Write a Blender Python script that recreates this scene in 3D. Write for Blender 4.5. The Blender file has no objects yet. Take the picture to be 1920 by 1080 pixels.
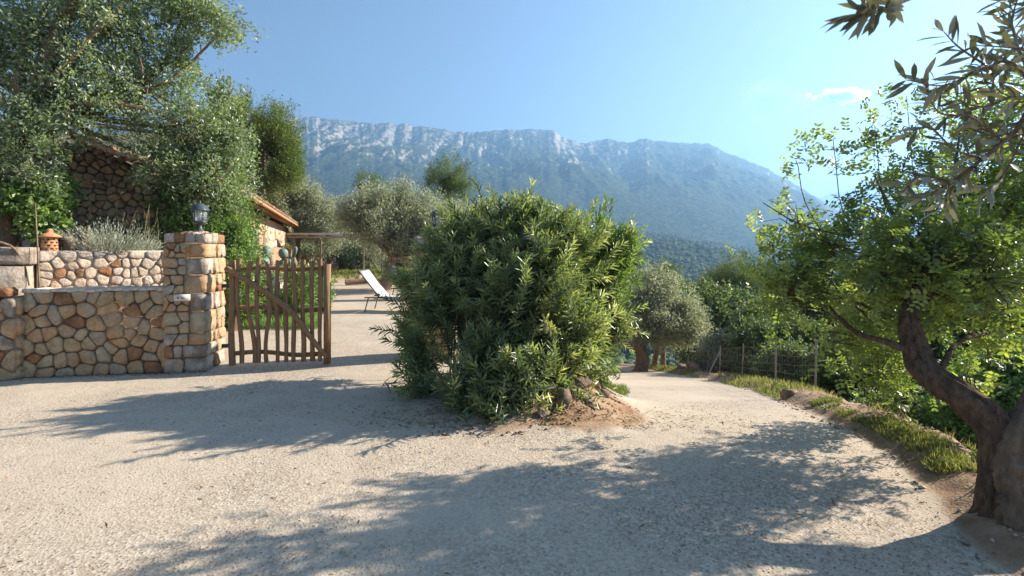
import bpy, math, random
import numpy as np
from mathutils import Vector

rng = np.random.default_rng(7)
random.seed(7)
sc = bpy.context.scene
C = sc.collection
R = math.radians

# ------------------------------------------------------------------ camera, sky, sun, exposure
CAM_Z, HOR, FPX = 1.6, 470.0, 960.0
cam_d = bpy.data.cameras.new('camera'); cam = bpy.data.objects.new('camera', cam_d); C.objects.link(cam)
cam.location = (0, 0, CAM_Z); cam.rotation_euler = (R(90), 0, 0)
cam_d.sensor_width = 36; cam_d.lens = 18.0; cam_d.shift_y = -70/1920
cam_d.clip_start = 0.05; cam_d.clip_end = 20000
cam_d.dof.use_dof = True; cam_d.dof.focus_distance = 7.0; cam_d.dof.aperture_fstop = 8.0
sc.camera = cam

SUN_EL, SUN_PHI = 29.0, 20.0            # elevation; angle from +X towards +Y
sun_dir = Vector((math.cos(R(SUN_PHI))*math.cos(R(SUN_EL)), math.sin(R(SUN_PHI))*math.cos(R(SUN_EL)), math.sin(R(SUN_EL))))
world = bpy.data.worlds.new('World'); sc.world = world; world.use_nodes = True
nt = world.node_tree; nt.nodes.clear()
sky = nt.nodes.new('ShaderNodeTexSky'); sky.sky_type = 'NISHITA'; sky.sun_disc = False
sky.sun_elevation = R(SUN_EL); sky.sun_rotation = R(90-SUN_PHI)
sky.altitude = 300; sky.air_density = 1.0; sky.dust_density = 0.5; sky.ozone_density = 1.6
bg = nt.nodes.new('ShaderNodeBackground'); bg.inputs[1].default_value = 0.053
wo = nt.nodes.new('ShaderNodeOutputWorld')
nt.links.new(sky.outputs[0], bg.inputs[0]); nt.links.new(bg.outputs[0], wo.inputs[0])
sd = bpy.data.lights.new('sun', 'SUN'); sd.energy = 5.0; sd.angle = R(0.53); sd.color = (1.0, 0.91, 0.77)
so = bpy.data.objects.new('sun', sd); C.objects.link(so)
so.rotation_euler = sun_dir.to_track_quat('Z', 'Y').to_euler()
sc.view_settings.view_transform = 'Standard'; sc.view_settings.look = 'None'
sc.view_settings.gamma = 1; sc.view_settings.use_curve_mapping = False
sc.view_settings.exposure = 1.74
sc.cycles.use_denoising = True
sc.cycles.max_bounces = 8; sc.cycles.transparent_max_bounces = 8
sc.cycles.volume_bounces = 0
sc.cycles.sample_clamp_indirect = 6

def P(px, row, d):
    return np.array([(px-960)/FPX*d, d, CAM_Z+(HOR-row)/FPX*d])

# ------------------------------------------------------------------ numpy helpers
def _h(ix, iy, iz=0, seed=0):
    n = (ix.astype(np.int64)*374761393 + iy.astype(np.int64)*668265263 + np.asarray(iz, dtype=np.int64)*2147483647//7 + seed*1274126177) & 0xffffffff
    n = ((n ^ (n >> 13))*1274126177) & 0xffffffff
    n = ((n ^ (n >> 16))*2246822519) & 0xffffffff
    return ((n ^ (n >> 15)) & 0xffffff)/float(0xffffff)
def vnoise(x, y, seed=0):
    x = np.asarray(x, float); y = np.asarray(y, float)
    ix, iy = np.floor(x).astype(np.int64), np.floor(y).astype(np.int64)
    fx, fy = x-ix, y-iy
    u, v = fx*fx*(3-2*fx), fy*fy*(3-2*fy)
    a = _h(ix, iy, 0, seed); b = _h(ix+1, iy, 0, seed); c = _h(ix, iy+1, 0, seed); d = _h(ix+1, iy+1, 0, seed)
    return ((a*(1-u)+b*u)*(1-v)+(c*(1-u)+d*u)*v)*2-1
def fbm(x, y, oct=4, seed=0, gain=0.5):
    s = 0; a = 1; t = 0
    for k in range(oct):
        s = s+a*vnoise(x, y, seed+k*13); t += a; a *= gain; x = x*2.03+17.1; y = y*2.03-9.7
    return s/t
def ridged(x, y, oct=4, seed=0):
    s = 0; a = 1; t = 0
    for k in range(oct):
        s = s+a*(1-np.abs(vnoise(x, y, seed+k*7))*2); t += a; a *= 0.5; x = x*2.1+5.3; y = y*2.1+1.9
    return s/t
def ss(a, b, x):
    t = np.clip((x-a)/(b-a), 0, 1); return t*t*(3-2*t)
def nrm(a):
    return a/np.maximum(np.linalg.norm(a, axis=-1, keepdims=True), 1e-9)

def mk_mesh(name, V, F, tint=None, smooth=False):
    """V (n,3); F list of int arrays (m,k)."""
    me = bpy.data.meshes.new(name)
    V = np.asarray(V, np.float32)
    F = [np.asarray(f, np.int32) for f in F if len(f)]
    me.vertices.add(len(V)); me.vertices.foreach_set('co', V.ravel())
    nl = sum(f.size for f in F); npoly = sum(len(f) for f in F)
    me.loops.add(nl); me.polygons.add(npoly)
    me.loops.foreach_set('vertex_index', np.concatenate([f.ravel() for f in F]))
    tot = np.concatenate([np.full(len(f), f.shape[1], np.int32) for f in F])
    st = np.concatenate([[0], np.cumsum(tot)[:-1]]).astype(np.int32)
    me.polygons.foreach_set('loop_start', st)
    me.polygons.foreach_set('loop_total', tot)
    if smooth: me.polygons.foreach_set('use_smooth', np.ones(npoly, bool))
    if tint is not None:
        a = me.attributes.new('tint', 'FLOAT', 'POINT'); a.data.foreach_set('value', np.asarray(tint, np.float32))
    me.update(calc_edges=True)
    return me

class Acc:
    def __init__(s): s.V = []; s.F = {}; s.n = 0; s.T = []
    def add(s, V, F, tint=None):
        V = np.asarray(V, float)
        for f in F:
            f = np.asarray(f)
            if len(f) == 0: continue
            s.F.setdefault(f.shape[1], []).append(f+s.n)
        s.V.append(V); s.n += len(V)
        s.T.append(np.full(len(V), 0.5) if tint is None else np.broadcast_to(tint, (len(V),)))
        return s
    def mesh(s, name, off=(0, 0, 0), smooth=False):
        V = np.concatenate(s.V)-np.asarray(off)
        return mk_mesh(name, V, [np.concatenate(x) for x in s.F.values()], np.concatenate(s.T), smooth)
    def box(s, c, size, rz=0.0, tint=None):
        x, y, z = np.asarray(size)/2.0
        v = np.array([[i, j, k] for i in (-x, x) for j in (-y, y) for k in (-z, z)])
        cz, sz = math.cos(rz), math.sin(rz)
        v = np.c_[v[:, 0]*cz-v[:, 1]*sz, v[:, 0]*sz+v[:, 1]*cz, v[:, 2]]+np.asarray(c)
        return s.add(v, [np.array([[0, 1, 3, 2], [4, 6, 7, 5], [0, 4, 5, 1], [2, 3, 7, 6], [0, 2, 6, 4], [1, 5, 7, 3]])], tint)
    def bar(s, a, b, w, h, up=(0, 0, 1)):
        a = np.asarray(a, float); b = np.asarray(b, float); d = nrm(b-a); u = np.asarray(up, float)
        r = nrm(np.cross(d, u)); u = np.cross(r, d)
        v = np.array([p+r*i*w/2+u*j*h/2 for p in (a, b) for i in (-1, 1) for j in (-1, 1)])
        return s.add(v, [np.array([[0, 1, 3, 2], [4, 6, 7, 5], [0, 4, 5, 1], [2, 3, 7, 6], [0, 2, 6, 4], [1, 5, 7, 3]])])
    def tube(s, pts, rad, sides=8, rough=0.0, seed=0, cap=True, flat=1.0, ridge=0.0):
        pts = np.asarray(pts, float); n = len(pts); rad = np.broadcast_to(np.asarray(rad, float), (n,))
        tg = nrm(np.gradient(pts, axis=0))
        ref = np.array([0.31, 0.9, 0.2]); N = []
        u = nrm(np.cross(tg[0], ref))
        for k in range(n):
            u = nrm(u-tg[k]*np.dot(u, tg[k])); N.append(u)
        N = np.array(N); B = np.cross(tg, N)
        a = np.arange(sides)/sides*2*math.pi
        rr = rad[:, None]*np.ones((1, sides))
        if rough:
            kk = np.arange(n)[:, None]
            rr = rr*(1+rough*vnoise(a[None, :]*1.6+seed*3.1+kk*0.13, kk*0.55+seed, seed)+0.5*rough*np.sin(a[None, :]*4+seed+kk*0.2))
        if ridge:
            kk = np.arange(n)[:, None]; tw = a[None, :]+0.012*kk
            g1 = np.abs(vnoise(np.cos(tw)*3.4+11, np.sin(tw)*3.4+kk*0.045, seed+3)); g2 = np.abs(vnoise(np.cos(tw)*8+31, np.sin(tw)*8+kk*0.11, seed+9))
            rr = rr*(1+0.06-ridge*1.6*np.maximum(0.28-g1, 0)/0.28*0.5-ridge*0.8*np.maximum(0.3-g2, 0)/0.3*0.5+ridge*0.5*vnoise(a[None, :]*3+kk*0.07, kk*0.16, seed+21))
        V = pts[:, None, :]+rr[..., None]*(np.cos(a)[None, :, None]*N[:, None, :]+flat*np.sin(a)[None, :, None]*B[:, None, :])
        V = V.reshape(-1, 3)
        i = np.arange(n-1)[:, None]*sides; j = np.arange(sides)[None, :]; j2 = (j+1) % sides
        Q = np.stack([i+j, i+j2, i+sides+j2, i+sides+j], -1).reshape(-1, 4)
        s.add(V, [Q])
        if cap:
            for base, o in ((0, -1), (n-1, 1)):
                ring = V[base*sides:(base+1)*sides]; c = pts[base]
                T = np.array([[k, (k+1) % sides, sides] if o > 0 else [(k+1) % sides, k, sides] for k in range(sides)])
                s.add(np.vstack([ring, c]), [T])
        return s
    def lathe(s, c, prof, sides=16, rz=0.0):
        prof = np.asarray(prof, float); a = np.arange(sides)/sides*2*math.pi+rz
        V = np.stack([prof[:, 0][:, None]*np.cos(a), prof[:, 0][:, None]*np.sin(a), prof[:, 1][:, None]*np.ones(sides)], -1).reshape(-1, 3)+np.asarray(c)
        n = len(prof); i = np.arange(n-1)[:, None]*sides; j = np.arange(sides)[None, :]; j2 = (j+1) % sides
        return s.add(V, [np.stack([i+j, i+j2, i+sides+j2, i+sides+j], -1).reshape(-1, 4)])

def spline(ctrl, n=24):
    c = np.asarray(ctrl, float); c = np.vstack([2*c[0]-c[1], c, 2*c[-1]-c[-2]]); out = []
    m = len(c)-3
    for t in np.linspace(0, m-1e-6, n):
        k = int(t); f = t-k; p0, p1, p2, p3 = c[k:k+4]
        out.append(0.5*((2*p1)+(-p0+p2)*f+(2*p0-5*p1+4*p2-p3)*f*f+(-p0+3*p1-3*p2+p3)*f**3))
    return np.array(out)

def rand_dirs(n, r=None):
    r = r or rng
    return nrm(r.normal(size=(n, 3)))

def leaf_mesh(pos, dr, L, W, tint, oval=False, fold=0.25, nrm_hint=None):
    """pos base (n,3), dr unit dir (n,3), L,W arrays -> V, faces, tint"""
    n = len(pos)
    L = np.broadcast_to(L, (n,))[:, None]; W = np.broadcast_to(W, (n,))[:, None]
    if nrm_hint is None: nrm_hint = rng.normal(size=(n, 3))+np.array([0, 0, 0.8])
    side = nrm(np.cross(dr, nrm_hint)); up = np.cross(side, dr)
    if not oval:
        V = np.stack([pos, pos+dr*L*0.5-side*W*0.5+up*W*fold, pos+dr*L, pos+dr*L*0.5+side*W*0.5+up*W*fold], 1)
        b = np.arange(n)[:, None]*4
        F = [np.concatenate([b+np.array([0, 1, 2]), b+np.array([0, 2, 3])])]
        return V.reshape(-1, 3), F, np.repeat(tint, 4)
    dn = up*L*0.08
    V = np.stack([pos, pos+dr*L*0.3-side*W*0.46+up*W*fold, pos+dr*L*0.7-side*W*0.4+up*W*fold-dn, pos+dr*L-dn*1.5,
                  pos+dr*L*0.7+side*W*0.4+up*W*fold-dn, pos+dr*L*0.3+side*W*0.46+up*W*fold], 1)
    b = np.arange(n)[:, None]*6
    F = [np.concatenate([b+np.array([0, 1, 2, 3]), b+np.array([0, 3, 4, 5])])]
    return V.reshape(-1, 3), F, np.repeat(tint, 6)

_sd = np.array(sun_dir); _e1 = nrm(np.cross(_sd, [0, 0, 1.0])); _e2 = np.cross(_sd, _e1)
def sun_gaps(p, f, seed):
    return fbm((p@_e1)*f, (p@_e2)*f, 3, seed, 0.6)
def sample_blobs(blobs, n, shell=0.5, r=None):
    """blobs: list of (center, (rx,ry,rz)) -> points, outward dirs"""
    r = r or rng
    c = np.array([b[0] for b in blobs], float); rad = np.array([np.broadcast_to(b[1], 3) for b in blobs], float)
    w = rad.prod(1)**(2/3); w /= w.sum()
    k = r.choice(len(blobs), n, p=w); d = rand_dirs(n, r)
    lump = 1+0.30*vnoise(d[:, 0]*2.5+k*7.3, d[:, 1]*2.5+d[:, 2]*3.1, 5)+0.14*vnoise(d[:, 0]*6+k*3.3, d[:, 1]*6+d[:, 2]*7.1, 6)
    f = (1-shell*r.random(n)**1.6)*lump
    return c[k]+rad[k]*d*f[:, None], d, k

def foliage(blobs, n_clump, n_leaf, clump_r, L, W, shell=0.5, up=0.2, align=0.7, oval=False, droop=0.0, clump_len=None, fold=0.25, gap=-0.22):
    cp, cd, k = sample_blobs(blobs, n_clump, shell)
    mr = np.mean([np.mean(np.broadcast_to(b[1], 3)) for b in blobs]); q = cp/mr*1.7
    kp = fbm(q[:, 0]+q[:, 1]*0.7, q[:, 2]+q[:, 1]*0.4, 2, 91) > gap; cp, cd, k = cp[kp], cd[kp], k[kp]; n_clump = len(cp)
    cd = nrm(cd+rng.normal(size=cd.shape)*0.45+np.array([0, 0, up]))
    ct = rng.normal(0.5, 0.16, n_clump)
    idx = np.repeat(np.arange(n_clump), n_leaf); m = len(idx)
    cl = clump_len or clump_r*2.0
    t = rng.random(m)
    pos = cp[idx]+cd[idx]*((t-0.6)*cl)[:, None]+rng.normal(size=(m, 3))*clump_r*0.42
    dr = nrm(cd[idx]*align+rand_dirs(m)*0.8+np.array([0, 0, -droop]))
    sc_ = rng.uniform(0.7, 1.2, m)
    V, F, T = leaf_mesh(pos, dr, L*sc_, W*sc_, np.clip(ct[idx]+rng.normal(0, 0.12, m), 0, 1), oval, fold)
    return V, F, T, cp, k

def twigs(a, b, r0, r1, bend=0.12):
    """n 3-sided twigs"""
    n = len(a); L = np.linalg.norm(b-a, axis=1)
    mid = (a+b)/2+rng.normal(size=(n, 3))*(L*bend)[:, None]
    P3 = np.stack([a, mid, b], 1); d = nrm(b-a); u = nrm(np.cross(d, np.array([0.3, 0.2, 0.9]))); w = np.cross(d, u)
    rad = np.array([r0, (r0+r1)/2, r1]); an = np.array([0, 2.094, 4.189])
    V = P3[:, :, None, :]+rad[None, :, None, None]*(np.cos(an)[None, None, :, None]*u[:, None, None, :]+np.sin(an)[None, None, :, None]*w[:, None, None, :])
    V = V.reshape(-1, 3); b0 = np.arange(n)[:, None]*9; F = []
    for i in (0, 3):
        for j in range(3):
            j2 = (j+1) % 3; F.append(b0+np.array([i+j, i+j2, i+3+j2, i+3+j]))
    return V, [np.concatenate(F)]

# ------------------------------------------------------------------ object helpers
def link(name, me, mat=None, parent=None, loc=(0, 0, 0)):
    o = bpy.data.objects.new(name, me); C.objects.link(o); o.location = loc
    if mat is not None and not me.materials: me.materials.append(mat)
    if parent is not None: o.parent = parent
    return o
def tag(o, label=None, cat=None, group=None, kind=None):
    if label: o['label'] = label
    if cat: o['category'] = cat
    if group: o['group'] = group
    if kind: o['kind'] = kind
    return o
def empty(name, loc, label, cat, group=None, rz=0.0):
    o = bpy.data.objects.new(name, None); C.objects.link(o); o.location = Vector(tuple(loc)); o.rotation_euler = (0, 0, rz); o.empty_display_size = 0.1
    return tag(o, label, cat, group)
def copy_tree(o, loc, rz=None, label=None, scale=None):
    r = o.copy(); C.objects.link(r); r.location = Vector(tuple(loc))
    if rz is not None: r.rotation_euler = (0, 0, rz)
    if scale: r.scale = (scale, scale, scale)
    if label: r['label'] = label
    for ch in list(o.children):
        c = ch.copy(); C.objects.link(c); c.parent = r
        for g in list(ch.children):
            d = g.copy(); C.objects.link(d); d.parent = c
    return r

# ------------------------------------------------------------------ materials
def new_mat(name):
    m = bpy.data.materials.new(name); m.use_nodes = True; t = m.node_tree; t.nodes.clear()
    out = t.nodes.new('ShaderNodeOutputMaterial')
    return m, t, out
def N(t, ty, **kw):
    n = t.nodes.new(ty)
    for k, v in kw.items():
        if k.startswith('i_'): n.inputs[k[2:].replace('_', ' ')].default_value = v
        else: setattr(n, k, v)
    return n
def ramp(t, fac, stops, interp='LINEAR'):
    r = N(t, 'ShaderNodeValToRGB'); r.color_ramp.interpolation = interp
    e = r.color_ramp.elements
    while len(e) > 1: e.remove(e[-1])
    e[0].position = stops[0][0]; e[0].color = (*stops[0][1], 1)
    for p, c in stops[1:]:
        k = e.new(p); k.color = (*c, 1)
    t.links.new(fac, r.inputs[0]); return r.outputs[0]
def noise(t, vec, scale, detail=4, rough=0.55, dist=0):
    n = N(t, 'ShaderNodeTexNoise'); n.inputs['Scale'].default_value = scale; n.inputs['Detail'].default_value = detail
    n.inputs['Roughness'].default_value = rough; n.inputs['Distortion'].default_value = dist
    if vec is not None: t.links.new(vec, n.inputs['Vector'])
    return n.outputs['Fac']
def mixc(t, fac, a, b, mode='MIX'):
    m = N(t, 'ShaderNodeMix', data_type='RGBA', blend_type=mode)
    for s, v in ((m.inputs[0], fac), (m.inputs[6], a), (m.inputs[7], b)):
        if isinstance(v, (int, float)): s.default_value = v
        elif isinstance(v, tuple): s.default_value = (*v, 1)
        else: t.links.new(v, s)
    return m.outputs[2]
def math_(t, op, a, b=0.0, clamp=False):
    m = N(t, 'ShaderNodeMath', operation=op, use_clamp=clamp)
    for s, v in ((m.inputs[0], a), (m.inputs[1], b)):
        if isinstance(v, (int, float)): s.default_value = v
        else: t.links.new(v, s)
    return m.outputs[0]
def bump(t, h, strength=0.5, dist=0.02, prev=None):
    b = N(t, 'ShaderNodeBump'); b.inputs['Strength'].default_value = strength; b.inputs['Distance'].default_value = dist
    t.links.new(h, b.inputs['Height'])
    if prev is not None: t.links.new(prev, b.inputs['Normal'])
    return b.outputs[0]
def principled(t, out, col, rough=0.8, nor=None, spec=0.3, metal=0.0):
    p = N(t, 'ShaderNodeBsdfPrincipled'); p.inputs['Roughness'].default_value = rough
    p.inputs['Specular IOR Level'].default_value = spec; p.inputs['Metallic'].default_value = metal
    if isinstance(col, tuple): p.inputs['Base Color'].default_value = (*col, 1)
    else: t.links.new(col, p.inputs['Base Color'])
    if nor is not None: t.links.new(nor, p.inputs['Normal'])
    t.links.new(p.outputs[0], out.inputs[0]); return p
def coords(t, which='Object'):
    return N(t, 'ShaderNodeTexCoord').outputs[which]
def position(t):
    return N(t, 'ShaderNodeNewGeometry').outputs['Position']

def leaf_mat(name, dark, mid, light, under=None, trans=0.35, tr_gain=(1.5, 1.7, 0.7), rough=0.45, spec=0.4, clump=0.0):
    m, t, out = new_mat(name)
    at = N(t, 'ShaderNodeAttribute', attribute_name='tint')
    col = ramp(t, at.outputs['Fac'], [(0.12, dark), (0.5, mid), (0.88, light)])
    if clump:
        nz = noise(t, position(t), clump, 2)
        col = mixc(t, math_(t, 'MULTIPLY', nz, 0.9), col, tuple(x*0.65 for x in dark), 'MIX') if False else col
    topc = col
    if under:
        g = N(t, 'ShaderNodeNewGeometry'); col = mixc(t, g.outputs['Backfacing'], col, under)
    p = N(t, 'ShaderNodeBsdfPrincipled'); p.inputs['Roughness'].default_value = rough; p.inputs['Specular IOR Level'].default_value = spec
    t.links.new(col, p.inputs['Base Color'])
    tr = N(t, 'ShaderNodeBsdfTranslucent'); tc = mixc(t, 1.0, topc, tr_gain, 'MULTIPLY'); t.links.new(tc, tr.inputs[0])
    mx = N(t, 'ShaderNodeMixShader'); mx.inputs[0].default_value = trans
    t.links.new(p.outputs[0], mx.inputs[1]); t.links.new(tr.outputs[0], mx.inputs[2]); t.links.new(mx.outputs[0], out.inputs[0])
    return m
M = {}
M['oleander'] = leaf_mat('oleander_leaf', (0.095, 0.125, 0.065), (0.22, 0.265, 0.125), (0.48, 0.46, 0.24), trans=0.36, rough=0.3, spec=0.55)
M['carob'] = leaf_mat('carob_leaf', (0.09, 0.12, 0.045), (0.20, 0.25, 0.085), (0.40, 0.42, 0.13), trans=0.48, tr_gain=(1.5, 1.65, 0.65), rough=0.33, spec=0.5)
M['lefttree'] = leaf_mat('grey_green_leaf', (0.085, 0.12, 0.065), (0.19, 0.24, 0.13), (0.37, 0.41, 0.25), under=(0.28, 0.33, 0.22), trans=0.36, rough=0.36, spec=0.5)
M['olive'] = leaf_mat('olive_leaf', (0.19, 0.205, 0.14), (0.34, 0.36, 0.25), (0.48, 0.49, 0.37), under=(0.3, 0.31, 0.23), trans=0.4, tr_gain=(1.2, 1.25, 0.85), rough=0.45)
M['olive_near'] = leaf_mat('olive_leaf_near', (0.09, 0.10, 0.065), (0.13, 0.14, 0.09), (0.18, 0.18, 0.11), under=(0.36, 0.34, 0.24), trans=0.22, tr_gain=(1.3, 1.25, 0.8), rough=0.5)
M['pine'] = leaf_mat('pine_needle', (0.05, 0.08, 0.022), (0.12, 0.165, 0.04), (0.27, 0.31, 0.07), trans=0.18, rough=0.55, spec=0.2)
M['woods'] = leaf_mat('far_wood', (0.06, 0.085, 0.04), (0.10, 0.13, 0.06), (0.17, 0.19, 0.10), trans=0.0, rough=0.9, spec=0.0)
M['shrub'] = leaf_mat('shrub_leaf', (0.07, 0.1, 0.05), (0.14, 0.18, 0.08), (0.26, 0.3, 0.15), trans=0.3, rough=0.45)
M['ivy'] = leaf_mat('bright_shrub_leaf', (0.08, 0.14, 0.045), (0.17, 0.25, 0.08), (0.32, 0.4, 0.13), trans=0.32, rough=0.4)
M['yellowgreen'] = leaf_mat('yellow_green_leaf', (0.06, 0.085, 0.03), (0.12, 0.145, 0.05), (0.26, 0.27, 0.08), trans=0.38, rough=0.5)
M['lavender'] = leaf_mat('silver_leaf', (0.22, 0.28, 0.22), (0.38, 0.44, 0.37), (0.52, 0.58, 0.52), trans=0.2, rough=0.7, spec=0.2)
M['grass'] = leaf_mat('grass_blade', (0.08, 0.11, 0.03), (0.17, 0.19, 0.06), (0.40, 0.35, 0.18), trans=0.33, rough=0.6, spec=0.2)
M['drygrass'] = leaf_mat('dry_grass_blade', (0.18, 0.13, 0.07), (0.33, 0.26, 0.14), (0.5, 0.43, 0.28), trans=0.25, rough=0.8, spec=0.1)
M['redleaf'] = leaf_mat('dark_red_leaf', (0.05, 0.012, 0.015), (0.10, 0.02, 0.025), (0.16, 0.05, 0.05), trans=0.2, rough=0.5)
M['litter'] = leaf_mat('fallen_leaf', (0.18, 0.11, 0.06), (0.33, 0.21, 0.11), (0.52, 0.37, 0.21), trans=0.1, rough=0.8, spec=0.1)

def stone_mat(name, stops, dirt=(0.10, 0.07, 0.05), lich=(0.42, 0.40, 0.36), lichamt=0.5):
    m, t, out = new_mat(name)
    oi = N(t, 'ShaderNodeObjectInfo'); pos = position(t)
    col = ramp(t, oi.outputs['Random'], stops, 'LINEAR')
    n1 = noise(t, pos, 9, 6, 0.65); n2 = noise(t, pos, 38, 5, 0.7); n3 = noise(t, pos, 4.2, 3)
    col = mixc(t, ramp(t, n1, [(0.35, (0, 0, 0)), (0.7, (1, 1, 1))]), col, mixc(t, 1.0, col, (0.62, 0.55, 0.5), 'MULTIPLY'))
    f = math_(t, 'MULTIPLY', ramp(t, n2, [(0.52, (0, 0, 0)), (0.66, (1, 1, 1))]), lichamt)
    col = mixc(t, f, col, lich)
    f2 = math_(t, 'MULTIPLY', ramp(t, n3, [(0.5, (0, 0, 0)), (0.66, (1, 1, 1))]), 0.6)
    col = mixc(t, f2, col, dirt)
    nb = bump(t, n2, 1.0, 0.02, bump(t, n1, 1.0, 0.06))
    principled(t, out, col, 0.88, nb, 0.2); return m
M['stone'] = stone_mat('wall_stone', [(0, (0.52, 0.385, 0.225)), (0.2, (0.62, 0.46, 0.26)), (0.4, (0.50, 0.40, 0.27)), (0.6, (0.62, 0.42, 0.23)), (0.8, (0.50, 0.43, 0.32)), (1, (0.66, 0.50, 0.28))], lich=(0.60, 0.54, 0.46), lichamt=0.45, dirt=(0.60, 0.29, 0.12))
M['stone_orange'] = stone_mat('orange_stone', [(0, (0.46, 0.20, 0.09)), (1, (0.42, 0.25, 0.13))], lichamt=0.35)
M['stone_pale'] = stone_mat('pale_stone', [(0, (0.66, 0.57, 0.46)), (0.5, (0.62, 0.48, 0.36)), (0.8, (0.70, 0.62, 0.53)), (1, (0.64, 0.42, 0.28))], lich=(0.7, 0.64, 0.56), dirt=(0.3, 0.24, 0.18))
M['stone_dark'] = stone_mat('dry_wall_stone', [(0, (0.45, 0.33, 0.22)), (0.4, (0.52, 0.39, 0.26)), (0.7, (0.43, 0.34, 0.25)), (1, (0.56, 0.34, 0.20))], lich=(0.34, 0.3, 0.26))
M['stone_grey'] = stone_mat('grey_limestone', [(0, (0.54, 0.45, 0.36)), (1, (0.58, 0.50, 0.41))], lich=(0.64, 0.58, 0.50))
M['rock'] = stone_mat('bank_rock', [(0, (0.33, 0.22, 0.15)), (0.5, (0.36, 0.28, 0.21)), (1, (0.40, 0.25, 0.16))])

def simple(name, col, rough=0.8, nscale=12, var=0.35, bs=0.3, bd=0.01, spec=0.3, metal=0.0, stretch=None, which='Object'):
    m, t, out = new_mat(name)
    v = coords(t, which) if which == 'Object' else position(t)
    if stretch:
        mp = N(t, 'ShaderNodeMapping'); mp.inputs['Scale'].default_value = stretch; t.links.new(v, mp.inputs[0]); v = mp.outputs[0]
    n = noise(t, v, nscale, 6, 0.65)
    c = ramp(t, n, [(0.25, tuple(x*(1-var) for x in col)), (0.75, tuple(min(1, x*(1+var)) for x in col))])
    principled(t, out, c, rough, bump(t, n, bs, bd), spec, metal); return m
M['mortar'] = simple('mortar', (0.25, 0.18, 0.12), 0.95, 30, 0.35, 0.6, 0.02, 0.1, which='pos')
M['mortar_pale'] = simple('pale_mortar', (0.58, 0.50, 0.41), 0.95, 25, 0.3, 0.6, 0.02, 0.1, which='pos')
M['joint_dark'] = simple('dark_joint', (0.15, 0.11, 0.08), 0.95, 20, 0.4, 0.6, 0.02, 0.1, which='pos')
M['gatewood'] = simple('gate_wood', (0.25, 0.145, 0.072), 0.7, 16, 0.5, 0.5, 0.006, 0.3, stretch=(3, 3, 0.4))
M['bark'] = simple('bark', (0.20, 0.13, 0.085), 0.92, 16, 0.7, 1.0, 0.09, 0.15, stretch=(1.6, 1.6, 0.5), which='pos')
M['bark_light'] = simple('light_bark', (0.22, 0.155, 0.105), 0.92, 12, 0.5, 1.0, 0.04, 0.15, stretch=(1.6, 1.6, 0.5), which='pos')
M['twig'] = simple('twig', (0.20, 0.16, 0.12), 0.9, 20, 0.4, 0.2, 0.01, 0.1)
M['lampmetal'] = simple('lamp_metal', (0.045, 0.06, 0.07), 0.42, 30, 0.3, 0.1, 0.003, 0.5)
M['darkmetal'] = simple('dark_metal', (0.06, 0.055, 0.05), 0.45, 30, 0.3, 0.1, 0.003, 0.5)
M['steel'] = simple('galvanised_steel', (0.22, 0.21, 0.19), 0.55, 30, 0.2, 0.1, 0.003, 0.5, 0.4)
M['sling'] = simple('white_sling_fabric', (0.74, 0.72, 0.67), 0.8, 60, 0.08, 0.2, 0.002, 0.2)
M['plaque'] = simple('plaque_enamel', (0.66, 0.60, 0.52), 0.35, 30, 0.08, 0.05, 0.002, 0.5)
M['terracotta'] = simple('terracotta', (0.50, 0.24, 0.12), 0.8, 18, 0.3, 0.4, 0.008, 0.2)
M['rooftile'] = stone_mat('roof_tile', [(0, (0.40, 0.22, 0.13)), (0.5, (0.46, 0.28, 0.17)), (1, (0.44, 0.34, 0.25))], lichamt=0.35)
M['soffit'] = simple('soffit_board', (0.26, 0.14, 0.085), 0.8, 9, 0.35, 0.4, 0.01, 0.2, stretch=(1, 6, 6))
M['housewall'] = simple('house_wall_mortar', (0.44, 0.28, 0.19), 0.9, 7, 0.3, 0.6, 0.03, 0.15, which='pos')
M['cactus'] = simple('cactus_pad', (0.15, 0.205, 0.165), 0.6, 14, 0.3, 0.3, 0.01, 0.3)
M['reed'] = simple('reed_roof', (0.42, 0.41, 0.38), 0.9, 20, 0.35, 0.5, 0.01, 0.1, stretch=(8, 1, 1))
M['wood_grey'] = simple('weathered_wood', (0.16, 0.13, 0.10), 0.85, 14, 0.4, 0.4, 0.01, 0.2)
M['cushion'] = simple('dark_cushion', (0.05, 0.05, 0.055), 0.9, 30, 0.2, 0.1, 0.01, 0.1)
M['towel'] = simple('blue_towel', (0.30, 0.42, 0.62), 0.95, 40, 0.15, 0.3, 0.01, 0.1)
M['printmark'] = simple('brown_print', (0.22, 0.10, 0.05), 0.6)
m, t, out = new_mat('lamp_glass')
p = principled(t, out, (0.8, 0.85, 0.85), 0.12, None, 0.5); p.inputs['Transmission Weight'].default_value = 0.85; p.inputs['IOR'].default_value = 1.2
M['glass'] = m

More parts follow.
